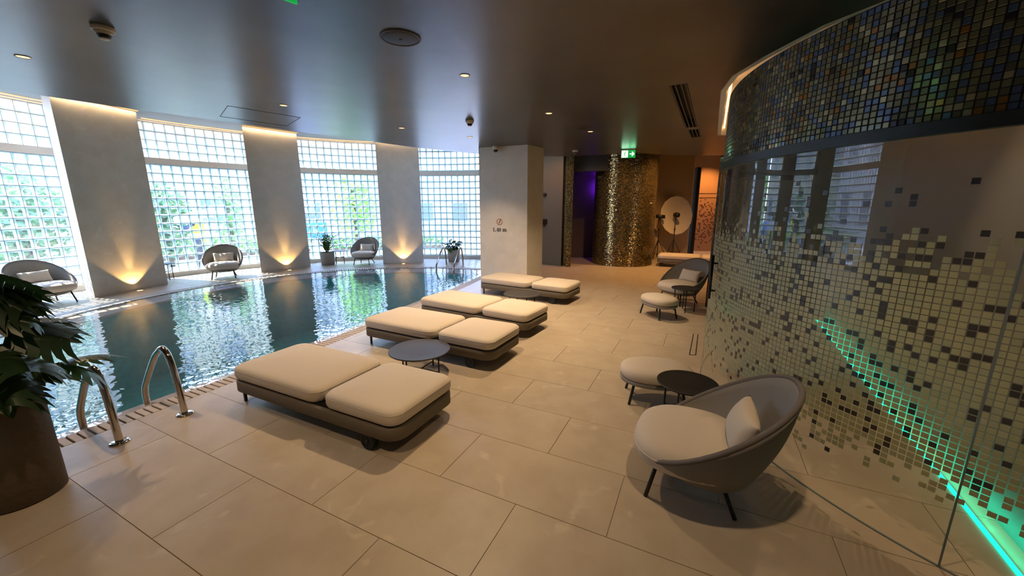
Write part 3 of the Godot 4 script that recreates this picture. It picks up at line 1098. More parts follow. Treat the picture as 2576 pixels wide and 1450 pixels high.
	var dl := thing("downlight", "ceiling downlight inside the drum behind the printed glass", "downlight", Vector3(2.42, CEIL + 0.34, -2.55), 0.0, "ceiling downlights")
	put("bezel", lathe_mesh([[0.042, 0.0], [0.045, -0.003], [0.041, -0.005], [0.036, -0.003]], 24, false, false), M.fitting_white, dl)
	put("lens", lathe_mesh([[0.036, -0.0015], [0.020, -0.002]], 20), M.lamp_warm, dl)
	spot(dl, Vector3(0, -0.02, 0), Vector3(-0.02, -1.0, 0.12), WARM, 2.2, 30.0, 0.03, 0.8)
	# tiled jamb behind the far end of the glass
	var j := thing("mosaic_jamb", "dark mosaic door jamb behind the far edge of the printed glass", "wall", Vector3(3.24, 0, -6.02), 0.0, "", "structure")
	put("core", box_mesh(Vector3(0.30, 2.42, 0.30), 0.004, Vector3(0.16, 1.21, -0.16)), M.tile_grout, j)
	places = []
	for r in 79:
		for c in 9:
			places.append([Transform3D(Basis(), Vector3(0.028 + c * 0.0315, 0.02 + r * tp, -0.009)), mosaic_colour()])
			places.append([Transform3D(Basis(Vector3.UP, -PI / 2), Vector3(0.009, 0.02 + r * tp, -0.028 - c * 0.0315)), mosaic_colour()])
	scatter(j, "mosaic_tile", tile, M.tile_glass, places, 0, 6)

# ------------------------------------------------------------------ far end
func build_far_rooms() -> void:
	var tp := 0.027
	var tile := drum_tile_mesh(0.0235, 0.0235, 0.005)
	var gold := func() -> Color:
		var k := rng.randf()
		if k < 0.45: return Color(0.58, 0.50, 0.32).srgb_to_linear()
		if k < 0.75: return Color(0.47, 0.43, 0.31).srgb_to_linear()
		if k < 0.90: return Color(0.72, 0.60, 0.36).srgb_to_linear()
		return Color(0.33, 0.31, 0.27).srgb_to_linear()
	# round column
	var c := Vector2(3.25, -11.45)
	var r := 0.86
	var t := thing("mosaic_column", "round gold mosaic column under the exit sign", "column", Vector3(c.x, 0, c.y), 0.0, "", "structure")
	put("core", lathe_mesh([[r - 0.006, 0.0], [r - 0.006, 3.2]], 64), M.tile_grout, t)
	var places := []
	var da := rad_to_deg(tp / r)
	var k := 0
	while k * da < 210.0:
		var deg := -20.0 + k * da
		for h in 118:
			var b := Basis(Vector3.UP, rng.randfn(0.0, 0.06)) * Basis(Vector3.RIGHT, rng.randfn(0.0, 0.06))
			places.append([Transform3D(facing(deg) * b, on_arc(Vector2.ZERO, r - 0.008, deg, 0.016 + h * tp)), gold.call()])
		k += 1
	scatter(t, "mosaic_tile", tile, M.tile_gold, places, 0, 4)
	# thin tiled wall end left of the violet niche
	var p := thing("mosaic_wall_end", "narrow gold mosaic wall end left of the violet niche", "wall", Vector3(1.46, 0, -10.60), 0.06, "", "structure")
	put("core", box_mesh(Vector3(0.17, 3.2, 2.0), 0.03, Vector3(0.085, 1.6, -1.0)), M.tile_grout, p)
	places = []
	for h in 118:
		for q in 6: places.append([Transform3D(Basis(Vector3.UP, rng.randfn(0.0, 0.06)) * Basis(Vector3.RIGHT, rng.randfn(0.0, 0.06)), Vector3(0.018 + q * 0.027, 0.016 + h * tp, -0.001)), gold.call()])
		for q in 40: places.append([Transform3D(Basis(Vector3.UP, -PI / 2) * Basis(Vector3.RIGHT, rng.randfn(0.0, 0.035)), Vector3(0.001, 0.016 + h * tp, -0.02 - q * tp)), gold.call()])
	scatter(p, "mosaic_tile", tile, M.tile_gold, places, 0, 4)
	# niche
	struct("wall_back", wall_mesh(Vector2(1.5, -12.75), Vector2(3.6, -12.75), -0.15, 0.0, SOFFIT), mat("niche_paint", Color(0.42, 0.38, 0.45), 0.5))
	struct("trim_3", box_mesh(Vector3(1.6, 0.9, 1.9), 0.01, Vector3(2.3, 3.03, -11.85)), M.ceiling_paint)
	var v := thing("violet_lamp", "hidden violet lamp inside the dark niche", "lamp", Vector3(2.72, 2.2, -12.55))
	put("bulb", lathe_mesh([[0.004, -0.05], [0.03, -0.04], [0.03, 0.04], [0.004, 0.05]], 12), glow("violet_glow", Color(0.55, 0.16, 0.95), 2.0), v)
	var l := OmniLight3D.new()
	l.name = "lamp"
	l.light_color = Color(0.50, 0.14, 0.90)
	l.light_energy = 0.3
	l.omni_range = 30.0
	l.light_size = 0.03
	l.shadow_enabled = true
	v.add_child(l)
	# plain wall right of the column and the warm printed wall beyond
	struct("wall_back", wall_mesh(Vector2(3.9, -12.3), Vector2(5.78, -13.0), -0.12, 0.0, SOFFIT), M.tan_plaster)
	var o := thing("printed_wall", "warm lit wall with brown printed squares and a door outline", "wall", Vector3(6.1, 0, -14.6), -0.12, "", "structure")
	put("panel", box_mesh(Vector3(3.0, SOFFIT, 0.10), 0.005, Vector3(1.2, SOFFIT / 2, -0.05)), mat("orange_plaster", Color(0.62, 0.45, 0.30), 0.6), o)
	var flat := drum_tile_mesh(0.045, 0.045, 0.002)
	places = []
	for cc in 44:
		for h in 46:
			var y := 0.03 + h * 0.05
			var d := 0.42 * smoothstep(0.0, 0.6, y) * (1.0 - smoothstep(1.3, 2.1, y))
			if rng.randf() < d: places.append([Transform3D(Basis(), Vector3(-0.2 + cc * 0.05, y, 0.001)), Color(0.36, 0.22, 0.13).srgb_to_linear()])
	scatter(o, "print_tile", flat, M.print_tile, places, 0, 2)
	var st := tool()
	for q in [[0.42, 1.05, 0.02, 2.1], [0.58, 1.0, 0.02, 1.95]]: box(st, Vector3(0.014, q[3], 0.01), Vector3(q[0], q[3] / 2, 0.004), 0.001)
	box(st, Vector3(0.9, 0.014, 0.01), Vector3(0.87, 2.1, 0.004), 0.001)
	box(st, Vector3(0.8, 0.014, 0.01), Vector3(0.98, 1.95, 0.004), 0.001)
	put("door_outline", done(st), mat("door_line", Color(0.25, 0.15, 0.08), 0.8), o)
	# jamb of that opening
	struct("trim_4", box_mesh(Vector3(0.05, 3.3, 0.12), 0.01, Vector3(5.83, 1.65, -12.98)), M.white_plaster)
	struct("trim_5", box_mesh(Vector3(0.16, 2.9, 0.3), 0.03, Vector3(6.13, 1.45, -13.35)), M.tile_grout)
	# lamps of the far rooms, behind the ceiling edge
	for q in [[6.9, -13.7, 7.0, "far downlight over the warm printed wall"], [4.3, -10.0, 8.0, "far downlight between the gold column and the fifth lounger"], [2.5, -9.75, 3.0, "far downlight in front of the violet niche"], [0.9, -10.1, 1.5, "far downlight over the wall behind the pillar"]]:
		var w := thing("downlight", q[3], "downlight", Vector3(q[0], SOFFIT, q[1]), 0.0, "ceiling downlights")
		put("bezel", lathe_mesh([[0.042, 0.0], [0.045, -0.003], [0.041, -0.005], [0.036, -0.003]], 24, false, false), M.fitting_white, w)
		put("lens", lathe_mesh([[0.036, -0.0015], [0.020, -0.002]], 20), M.lamp_warm, w)
		spot(w, Vector3(0, -0.02, 0), Vector3(0, -1.0, -0.05), Color(1.0, 0.74, 0.44), q[2], 58.0, 0.03, 0.8)
	# photographer's gear
	light_stand(Vector3(4.50, 0, -11.98), 1.30, 0.0, true, "black light stand holding a small flash head pointing right")
	light_stand(Vector3(5.05, 0, -12.15), 1.38, 0.4, false, "black light stand holding the big round white reflector")
	var rf := thing("round_reflector", "big round white light reflector on a stand", "reflector", Vector3(5.09, 1.36, -12.30), 0.30)
	rf.rotation.x = -0.10
	var loops := []
	for e in [[0.06, 0.05], [0.30, 0.012], [0.58, -0.06], [0.59, -0.065], [0.58, -0.075], [0.30, -0.01], [0.06, 0.03]]:
		var lo := PackedVector3Array()
		for n in 16:
			var ang := TAU * n / 16
			lo.append(Vector3(cos(ang) * e[0], sin(ang) * e[0], -e[1]))
		loops.append(lo)
	st = tool()
	st.set_smooth_group(-1)
	loft(st, loops, true, true, true)
	put("dish", done(st), M.reflector_white, rf)
	st = tool()
	for n in 16:
		var a0 := TAU * n / 16
		var a1 := TAU * (n + 1) / 16
		tube(st, [Vector3(cos(a0) * 0.588, sin(a0) * 0.588, 0.066), Vector3(cos(a1) * 0.588, sin(a1) * 0.588, 0.066)], 0.008, 5)
	put("rim", done(st), M.white_plaster, rf)

func light_stand(at: Vector3, h: float, turn: float, flash: bool, label: String) -> void:
	var t := thing("light_stand", label, "light stand", at, turn, "photo light stands")
	put("pole", tube_mesh([Vector3(0, 0.10, 0), Vector3(0, h, 0)], 0.013, 8), M.black_metal, t)
	put("collar", lathe_mesh([[0.022, 0.55], [0.026, 0.56], [0.026, 0.61], [0.022, 0.62]], 12), M.black_metal, t)
	put("clamp", lathe_mesh([[0.020, 0.92], [0.024, 0.93], [0.024, 0.97], [0.020, 0.98]], 12), M.black_metal, t)
	for k in 3:
		var a := TAU * k / 3 + 0.5
		var d := Vector3(cos(a), 0, sin(a))
		put("leg", tube_mesh([Vector3(0, 0.60, 0) + d * 0.02, Vector3(0, 0.01, 0) + d * 0.32], 0.010, 6), M.black_metal, t)
		put("brace", tube_mesh([Vector3(0, 0.16, 0) + d * 0.012, Vector3(0, 0.27, 0) + d * 0.19], 0.006, 6), M.black_metal, t)
	var st := tool()
	if flash:
		tube(st, [Vector3(-0.12, h + 0.05, 0.0), Vector3(0.13, h + 0.03, 0.05)], 0.055, 14)
		put("flash_head", done(st), M.black_metal, t)
		put("flash_tube", tube_mesh([Vector3(0.13, h + 0.03, 0.05), Vector3(0.145, h + 0.029, 0.053)], 0.046, 14), M.reflector_white, t)
		put("bracket", box_mesh(Vector3(0.04, 0.10, 0.04), 0.005, Vector3(0, h - 0.03, 0)), M.black_metal, t)
	else:
		lathe(st, [[0.03, -0.10], [0.075, -0.07], [0.085, 0.0], [0.075, 0.07], [0.03, 0.10]], 16)
		var o := put("lamp_head", done(st), M.black_metal, t, Vector3(0.0, h, 0.03))
		o.rotation.x = PI / 2

# ------------------------------------------------------------------ furniture
func cushion_loops(w: float, d: float, r: float, y0: float, y1: float, puff: float) -> Array:
	var l := []
	var h := y1 - y0
	for e in [[0.030, 0.0], [0.008, 0.10], [0.0, 0.30], [0.0, 0.60], [0.006, 0.80], [0.022, 0.93], [0.045, 1.0]]:
		l.append(rrect(w - 2 * e[0], d - 2 * e[0], r - e[0] * 0.6, y0 + h * e[1], 6))
	for k in range(1, 7):
		var s := 1.0 - k / 6.5
		var iw := 0.045 + (minf(w, d) / 2 - 0.05) * (1.0 - s)
		l.append(rrect(w - 2 * iw, d - 2 * iw, maxf(r * s, 0.01), y1 + puff * sin((1.0 - s) * PI / 2), 6))
	return l

func make_lounger() -> Node3D:
	var t := thing("sun_lounger", "", "sun lounger", Vector3.ZERO, 0.0, "low beige sun loungers")
	var L := 1.83
	var D := 0.705
	var st := tool()
	loft(st, [rrect(L - 0.012, D - 0.012, 0.12, 0.112), rrect(L, D, 0.125, 0.118), rrect(L, D, 0.125, 0.196), rrect(L - 0.008, D - 0.008, 0.12, 0.204), rrect(L - 0.05, D - 0.05, 0.10, 0.206)])
	put("frame", done(st), M.lounger_fabric, t)
	st = tool()
	loft(st, [rrect(L - 0.06, D - 0.06, 0.10, 0.200), rrect(L - 0.06, D - 0.06, 0.10, 0.218)])
	put("shadow_gap", done(st), M.rubber, t)  # black layer painted in for the shadow gap under the cushions
	for c in [["back_cushion", 1.078, -L / 2 + 0.545], ["seat_cushion", 0.705, L / 2 - 0.356]]:
		st = tool()
		loft(st, cushion_loops(c[1], D - 0.004, 0.10, 0.216, 0.330, 0.022))
		var o := put(c[0], done(st), M.cushion_fabric, t, Vector3(c[2], 0, 0))
		var w: float = c[1]
		put("piping", tube_mesh(Array(rrect(w - 0.006, D - 0.010, 0.097, 0.300, 6)) + [rrect(w - 0.006, D - 0.010, 0.097, 0.300, 6)[0]], 0.0022, 5), M.cushion_fabric, o)
	for z in [-1, 1]:
		put("leg", box_mesh(Vector3(0.022, 0.118, 0.022), 0.003, Vector3(-L / 2 + 0.09, 0.059, z * (D / 2 - 0.055))), M.black_metal, t)
		st = tool()
		var wx := L / 2 - 0.27
		var zz: float = z * (D / 2 - 0.030)
		var loops := []
		for e in [[0.050, -0.026], [0.062, -0.024], [0.066, -0.012], [0.066, 0.012], [0.062, 0.024], [0.050, 0.026], [0.046, 0.020], [0.02, 0.020]]:
			var lo := PackedVector3Array()
			for k in 24:
				var a := TAU * k / 24
				lo.append(Vector3(wx + cos(a) * e[0], 0.066 + sin(a) * e[0], zz + z * e[1]))
			loops.append(lo)
		loft(st, loops)
		var o := put("wheel", done(st), M.rubber, t)
		put("hub", tube_mesh([Vector3(wx, 0.066, zz + z * 0.018), Vector3(wx, 0.066, zz + z * 0.026)], 0.013, 10), M.black_metal, o)
		put("fork", box_mesh(Vector3(0.035, 0.05, 0.012), 0.003, Vector3(wx, 0.10, zz - z * 0.034)), M.black_metal, t)
	return t

func oval(a: float, b: float, y: float, at := Vector3.ZERO, n := 36, e := 2.0) -> PackedVector3Array:
	var o := PackedVector3Array()
	for k in n:
		var q := TAU * k / n
		var c := cos(q)
		var s := sin(q)
		o.append(at + Vector3(a * signf(c) * pow(absf(c), 2.0 / e), y, b * signf(s) * pow(absf(s), 2.0 / e)))
	return o

func chair_point(phi: float, s: float) -> Vector3:   # phi 0 = front; s 0 = foot of the shell, 1 = rim
	var c := cos(phi)
	var n := sin(phi)
	var t := (1.0 - c) / 2.0
	var base := Vector3(0.235 * n, 0.155, -0.015 + 0.235 * c)
	var rim := Vector3(0.393 * signf(n) * pow(absf(n), 0.90), 0.222 + 0.515 * pow(t, 1.15), lerpf(0.360, -0.420, t))
	var p := base.lerp(rim, s)
	var away := Vector3(n, 0, c)
	return p + away * 0.030 * sin(PI * s)

func make_chair() -> Node3D:
	var t := thing("armchair", "", "armchair", Vector3.ZERO, 0.0, "grey shell armchairs")
	var n := 44
	var loops := []
	for k in 9:
		var lo := PackedVector3Array()
		for i in n: lo.append(chair_point(TAU * i / n, k / 8.0))
		loops.append(lo)
	for k in 9:
		var lo := PackedVector3Array()
		for i in n:
			var q := chair_point(TAU * i / n, 1.0 - k / 8.0)
			var inn := Vector3(-q.x, 0, 0.03 - q.z).normalized() * 0.024
			lo.append(q + inn + Vector3(0, 0.012 * (k / 8.0), 0))
		loops.append(lo)
	var st := tool()
	loft(st, loops)
	put("shell", done(st), M.shell_fabric, t)
	var rim := []
	for i in n + 1:
		var q := chair_point(TAU * i / n, 1.0)
		rim.append(q + Vector3(-q.x, 0, 0.03 - q.z).normalized() * 0.012)
	put("rim_piping", tube_mesh(rim, 0.0145, 8), M.piping, t)
	# seat cushion
	loops = []
	for e in [[0.80, 0.0], [0.95, 0.03], [1.0, 0.28], [1.0, 0.5], [0.96, 0.74], [0.86, 0.90], [0.70, 0.98], [0.45, 1.03], [0.20, 1.05]]:
		loops.append(oval(0.322 * e[0], 0.305 * e[0], 0.226 + 0.150 * e[1], Vector3(0, 0, 0.078), 36, 2.6))
	st = tool()
	loft(st, loops)
	var cu := put("seat_cushion", done(st), M.cushion_fabric, t)
	put("piping", tube_mesh(Array(oval(0.324, 0.307, 0.293, Vector3(0, 0, 0.078), 36, 2.6)) + [oval(0.324, 0.307, 0.293, Vector3(0, 0, 0.078), 36, 2.6)[0]], 0.003, 5), M.cushion_fabric, cu)
	# lumbar pillow
	var pl := put("pillow", pillow_mesh(0.40, 0.23, 0.13), M.cushion_fabric, t, Vector3(0, 0.455, -0.175))
	pl.rotation.x = -0.42
	for x in [-1, 1]:
		put("leg", tube_mesh([Vector3(x * 0.19, 0.205, 0.235), Vector3(x * 0.225, 0.003, 0.280)], 0.0115, 8), M.black_metal, t)
		put("leg", tube_mesh([Vector3(x * 0.15, 0.165, -0.10), Vector3(x * 0.20, 0.003, -0.175)], 0.0115, 8), M.black_metal, t)
	return t

func pillow_mesh(w: float, h: float, d: float) -> ArrayMesh:
	var st := tool()
	var n := 14
	for s in [-1.0, 1.0]:
		var g := []
		for i in n + 1:
			var row := []
			for j in n + 1:
				var x := -1.0 + 2.0 * i / n
				var y := -1.0 + 2.0 * j / n
				var pinch := 1.0 - 0.10 * (1.0 - x * x) * y * y
				var pinch2 := 1.0 - 0.06 * (1.0 - y * y) * x * x
				var z := pow(maxf(0.0, (1.0 - x * x) * (1.0 - y * y)), 0.42) * d / 2
				row.append(Vector3(x * w / 2 * pinch2, y * h / 2 * pinch, s * z))
			g.append(row)
		for i in n:
			for j in n:
				if s > 0: quad(st, g[i][j], g[i][j + 1], g[i + 1][j + 1], g[i + 1][j])
				else: quad(st, g[i][j], g[i + 1][j], g[i + 1][j + 1], g[i][j + 1])
	return done(st)

func make_ottoman() -> Node3D:
	var t := thing("ottoman", "", "ottoman", Vector3.ZERO, 0.0, "oval ottomans")
	var st := tool()
	loft(st, [oval(0.28, 0.20, 0.175, Vector3.ZERO, 36, 2.3), oval(0.295, 0.215, 0.185, Vector3.ZERO, 36, 2.3), oval(0.300, 0.220, 0.205, Vector3.ZERO, 36, 2.3), oval(0.290, 0.210, 0.216, Vector3.ZERO, 36, 2.3)])
	put("frame", done(st), M.shell_fabric, t)
	st = tool()
	var loops := []
	for e in [[0.88, 0.0], [0.97, 0.05], [1.0, 0.35], [0.99, 0.58], [0.94, 0.78], [0.84, 0.92], [0.68, 1.0], [0.42, 1.05], [0.18, 1.07]]:
		loops.append(oval(0.300 * e[0], 0.220 * e[0], 0.218 + 0.105 * e[1], Vector3.ZERO, 36, 2.4))
	loft(st, loops)
	put("cushion", done(st), M.cushion_fabric, t)
	for x in [-1, 1]:
		for z in [-1, 1]: put("leg", tube_mesh([Vector3(x * 0.19, 0.185, z * 0.13), Vector3(x * 0.225, 0.003, z * 0.155)], 0.0115, 8), M.black_metal, t)
	return t

func make_table(r: float, h: float, brace: float, top: Material, called: String, group: String, legs := 4) -> Node3D:
	var t := thing(called, "", "side table", Vector3.ZERO, 0.0, group)
	put("table_top", lathe_mesh([[r - 0.004, h - 0.014], [r, h - 0.011], [r, h - 0.003], [r - 0.004, h], [r - 0.010, h - 0.0015], [r * 0.5, h - 0.0015]], 48), top, t)
	var q := r * 0.72
	for k in legs:
		var a := TAU * k / legs + 0.5
		var d := Vector3(cos(a), 0, sin(a))
		put("leg", tube_mesh([d * q + Vector3(0, h - 0.012, 0), d * q + Vector3(0, 0.002, 0)], 0.0075, 8), M.black_metal, t)
	for k in 2:
		var a := TAU * k / 4 + 0.5
		var d := Vector3(cos(a), 0, sin(a))
		put("cross_bar", tube_mesh([d * q + Vector3(0, brace, 0), -d * q + Vector3(0, brace, 0)], 0.006, 8), M.black_metal, t)
		put("top_bar", tube_mesh([d * q + Vector3(0, h - 0.020, 0), -d * q + Vector3(0, h - 0.020, 0)], 0.006, 8), M.black_metal, t)
	return t

func build_furniture() -> void:
	var l := make_lounger()
	var spots := [[2.055, -2.59, 0.0, "beige sun lounger nearest the camera"], [3.57, -2.69, -0.03, "beige sun lounger behind the front low round table, second from the camera"], [4.66, -2.75, -0.09, "beige sun lounger third from the camera, close behind the second"], [6.53, -2.83, -0.10, "beige sun lounger in front of the pillar marked 1.40 m"], [11.76, -0.16, 0.0, "far sun lounger in front of the white round reflector"]]
	for i in spots.size():
		var s: Array = spots[i]
		if i == 0:
			l.position = uvp(s[0], s[1])
			l.rotation.y = TURN
			l.set_meta("label", s[3])
		else: copy(l, "sun_lounger", uvp(s[0], s[1]), TURN + s[2], s[3])
	var c := make_chair()
	# turn: front along +z turned about y
	var chairs := [[uvp(2.32, 0.12), dir_turn(-VA), "grey shell armchair nearest the camera, beside the printed glass"], [uvp(7.24, -0.24), dir_turn(-UA * 0.80 - VA * 0.62), "grey shell armchair at the far right with an ottoman before it"], [Vector3(-6.78, 0, -9.03), dir_turn(Vector2(0.50, 0.86)), "grey shell armchair in front of the worker in the yellow vest"], [Vector3(-4.28, 0, -11.22), dir_turn(Vector2(-0.02, 1.0)), "grey shell armchair beside the small potted plant and thin table"], [Vector3(-7.98, 0, -6.48), dir_turn(Vector2(0.90, 0.22)), "sunlit grey shell armchair half behind the large plant"]]
	for i in chairs.size():
		var s: Array = chairs[i]
		if i == 0:
			c.position = s[0]
			c.rotation.y = s[1]
			c.set_meta("label", s[2])
		else: copy(c, "armchair", s[0], s[1], s[2])
	var o := make_ottoman()
	o.position = uvp(3.35, -0.25)
	o.rotation.y = TURN + 0.25
	o.set_meta("label", "oval beige ottoman behind the near black round table")
	copy(o, "ottoman", uvp(6.13, -0.50), TURN - 0.80, "oval beige ottoman in front of the far right armchair")
	var t := make_table(0.212, 0.38, 0.19, M.table_metal, "side_table", "tall round side tables")
	t.position = uvp(2.96, 0.0)
	t.rotation.y = 0.4
	t.set_meta("label", "black round side table between the near ottoman and armchair")
	copy(t, "side_table", uvp(6.62, -0.16), 0.2, "dark round side table beside the far right ottoman")
	copy(t, "side_table", Vector3(-5.02, 0, -11.25), 0.1, "thin dark side table between the potted plant and an armchair")
	copy(t, "side_table", Vector3(-7.90, 0, -8.70), 0.1, "side table half hidden behind the column nearest the large plant")
	var q := make_table(0.30, 0.262, 0.05, M.low_table_metal, "low_table", "low round tables between loungers")
	q.position = uvp(2.87, -2.42)
	q.rotation.y = 0.1
	q.set_meta("label", "low dark round table between the two nearest loungers")
	copy(q, "low_table", uvp(5.60, -2.55), 0.1, "low dark round table between the third and fourth loungers")
	# pool ladders
	ladder(uvp(1.0, -3.60), uvp(1.41, -3.635), -VA, "chrome pool ladder rail beside the large plant", "chrome pool ladder rail nearer the first lounger")
	ladder(Vector3(-1.84, 0, -10.80), Vector3(-1.37, 0, -10.78), Vector2(-0.28, 0.96), "far chrome pool ladder rail on the column side", "far chrome pool ladder rail on the pillar side")

func dir_turn(d: Vector2) -> float:
	return atan2(d.x, d.y)

func ladder(a: Vector3, b: Vector3, d: Vector2, la: String, lb: String) -> void:
	var dir := Vector3(d.x, 0, d.y).normalized()
	for k in 2:
		var t := thing("pool_ladder_rail", la if k == 0 else lb, "ladder rail", a if k == 0 else b, 0.0, "chrome pool ladder rails")
		var ctrl := [Vector3(0, 0.0, 0), dir * 0.02 + Vector3(0, 0.20, 0), dir * 0.055 + Vector3(0, 0.40, 0), dir * 0.10 + Vector3(0, 0.50, 0), dir * 0.165 + Vector3(0, 0.535, 0), dir * 0.23 + Vector3(0, 0.505, 0), dir * 0.34 + Vector3(0, 0.42, 0), dir * 0.56 + Vector3(0, 0.175, 0), dir * 0.625 + Vector3(0, 0.08, 0), dir * 0.64 + Vector3(0, -0.05, 0), dir * 0.64 + Vector3(0, -0.6, 0), dir * 0.64 + Vector3(0, -1.1, 0)]
		put("rail", tube_mesh(smooth_path(ctrl, 5), 0.023, 14), M.chrome, t)
		put("flange", lathe_mesh([[0.058, 0.0], [0.058, 0.006], [0.050, 0.012], [0.024, 0.014]], 24), M.chrome, t)

# ------------------------------------------------------------------ ceiling fittings, signs
func build_fittings() -> void:
	for s in [[-2.59, -2.74, "smoke detector near the top left corner"], [-0.56, -5.47, "smoke detector left of the pillar head"], [1.28, -8.26, "smoke detector over the narrow mosaic wall end"]]:
		var t := thing("smoke_detector", s[2], "smoke detector", Vector3(s[0], CEIL, s[1]), 0.0, "ceiling smoke detectors")
		put("base", lathe_mesh([[0.055, 0.0], [0.057, -0.004], [0.057, -0.022], [0.052, -0.028]], 28), M.fitting_white, t)
		put("cone", lathe_mesh([[0.050, -0.028], [0.034, -0.046], [0.032, -0.050]], 28), M.fitting_white, t)
		var st := tool()
		for k in 3: lathe(st, [[0.036 - k * 0.005, -0.047 - k * 0.008], [0.036 - k * 0.005, -0.051 - k * 0.008]], 24)
		put("vent_ring", done(st), M.fitting_dark, t)
		put("cap", lathe_mesh([[0.026, -0.066], [0.024, -0.072], [0.010, -0.076]], 24), M.fitting_white, t)
	for s in [[-0.75, -2.90, 0.135, "large round ceiling speaker near the picture top"], [1.04, -5.98, 0.10, "small round ceiling speaker in the dark ceiling"]]:
		var t := thing("ceiling_speaker", s[3], "speaker", Vector3(s[0], CEIL, s[1]), 0.0, "round ceiling speakers")
		var r: float = s[2]
		put("ring", lathe_mesh([[r, 0.0], [r, -0.005], [r - 0.006, -0.009], [r - 0.014, -0.006]], 40, false, false), M.speaker_grey, t)
		put("grille", lathe_mesh([[r - 0.012, -0.004], [r * 0.6, -0.010], [0.02, -0.013]], 40), M.fitting_dark, t)
		put("badge", lathe_mesh([[0.012, -0.012], [0.011, -0.016], [0.004, -0.017]], 16), M.fitting_dark, t)
	# linear slot diffusers, let into the ceiling
	for s in SLOTS:
		var d: Vector2 = (s[1] - s[0]).normalized()
		var len: float = s[0].distance_to(s[1])
		var mid: Vector2 = (s[0] + s[1]) / 2
		var t := thing("slot_diffuser", s[2], "vent", Vector3(mid.x, CEIL, mid.y), -atan2(d.y, d.x), "ceiling slot diffusers")
		for k in 4: put("bar", box_mesh(Vector3(len - 0.004, 0.016, 0.016), 0.002, Vector3(0, 0.006, k * 0.05 - 0.075 + (0.008 if k == 0 else (-0.008 if k == 3 else 0.0)))), M.speaker_grey, t)
		var st := tool()
		st.set_smooth_group(-1)
		var x := len / 2
		for q in [[Vector3(-x, 0.118, -0.078), Vector3(x, 0.118, -0.078), Vector3(x, 0.118, 0.078), Vector3(-x, 0.118, 0.078)], [Vector3(-x, 0, -0.078), Vector3(x, 0, -0.078), Vector3(x, 0.118, -0.078), Vector3(-x, 0.118, -0.078)], [Vector3(-x, 0, 0.078), Vector3(x, 0, 0.078), Vector3(x, 0.118, 0.078), Vector3(-x, 0.118, 0.078)]]: quad(st, q[0], q[1], q[2], q[3])
		put("housing", done(st), M.speaker_grey, t)
	# hatch outline
	var h := thing("ceiling_hatch", "thin outline of a ceiling hatch above the pool", "hatch")
	var P := [Vector2(-3.69, -5.24), Vector2(-3.19, -5.84), Vector2(-2.71, -5.31), Vector2(-3.21, -4.71)]
	for k in 4:
		var st := tool()
		var a: Vector2 = P[k]
		var b: Vector2 = P[(k + 1) % 4]
		box(st, Vector3(a.distance_to(b), 0.003, 0.006), v3((a + b) / 2, CEIL - 0.0012), 0.0005, Basis(Vector3.UP, -atan2(b.y - a.y, b.x - a.x)))
		put("joint", done(st), M.fitting_dark, h)
	# dome camera on the pillar
	var t := thing("dome_camera", "small white dome camera on the pillar head", "camera", Vector3(-0.31, CEIL, -7.72))
	put("housing", lathe_mesh([[0.062, 0.0], [0.062, -0.05], [0.056, -0.062], [0.044, -0.064]], 24), M.fitting_white, t)
	put("dome", lathe_mesh([[0.042, -0.062], [0.040, -0.085], [0.028, -0.105], [0.010, -0.112]], 20), mat("dome_black", Color(0.03, 0.03, 0.03), 0.1), t)
	# exit signs
	exit_sign(Vector3(2.32, CEIL, -8.12), -0.27, 0.27, 0.145, "lit green exit sign in front of the gold column")
	exit_sign(Vector3(-1.117, CEIL, -1.997), 0.86, 0.27, 0.145, "green exit sign cut by the top picture edge")
	# fittings on the wall behind the pillar
	var w := thing("wall_shower", "black wall shower right of the pillar", "shower", Vector3(0.90, 1.98, -11.10))
	put("arm", tube_mesh([Vector3(-0.02, 0, -0.16), Vector3(0, 0, 0.04)], 0.012, 8), M.black_metal, w)
	put("rose", lathe_mesh([[0.06, -0.035], [0.065, -0.02], [0.05, 0.02], [0.015, 0.03]], 18), M.black_metal, w, Vector3(0, 0, 0.05))
	put("plate", box_mesh(Vector3(0.12, 0.012, 0.10), 0.003, Vector3(-0.03, -0.12, -0.06)), M.black_metal, w)
	var v := thing("shower_valve", "black wall shower valve box right of the pillar", "shower valve", Vector3(0.90, 1.22, -11.10))
	put("body", box_mesh(Vector3(0.16, 0.16, 0.20), 0.02), M.black_metal, v)
	put("lever", tube_mesh([Vector3(0.02, -0.08, 0.05), Vector3(0.02, -0.13, 0.05)], 0.010, 8), M.black_metal, v)
	# slot drain by the glass; the shade in its slots is drawn as flat black strips
	var dr := thing("drain_slots", "dark slots of a floor drain by the printed glass, drawn as flat black strips", "floor drain")
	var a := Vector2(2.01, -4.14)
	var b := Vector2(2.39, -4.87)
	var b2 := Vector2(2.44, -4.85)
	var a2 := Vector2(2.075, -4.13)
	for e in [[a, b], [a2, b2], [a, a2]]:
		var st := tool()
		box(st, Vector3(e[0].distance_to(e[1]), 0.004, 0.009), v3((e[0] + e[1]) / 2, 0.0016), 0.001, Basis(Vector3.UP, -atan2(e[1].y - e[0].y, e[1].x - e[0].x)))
		put("strip", done(st), M.black_metal, dr)

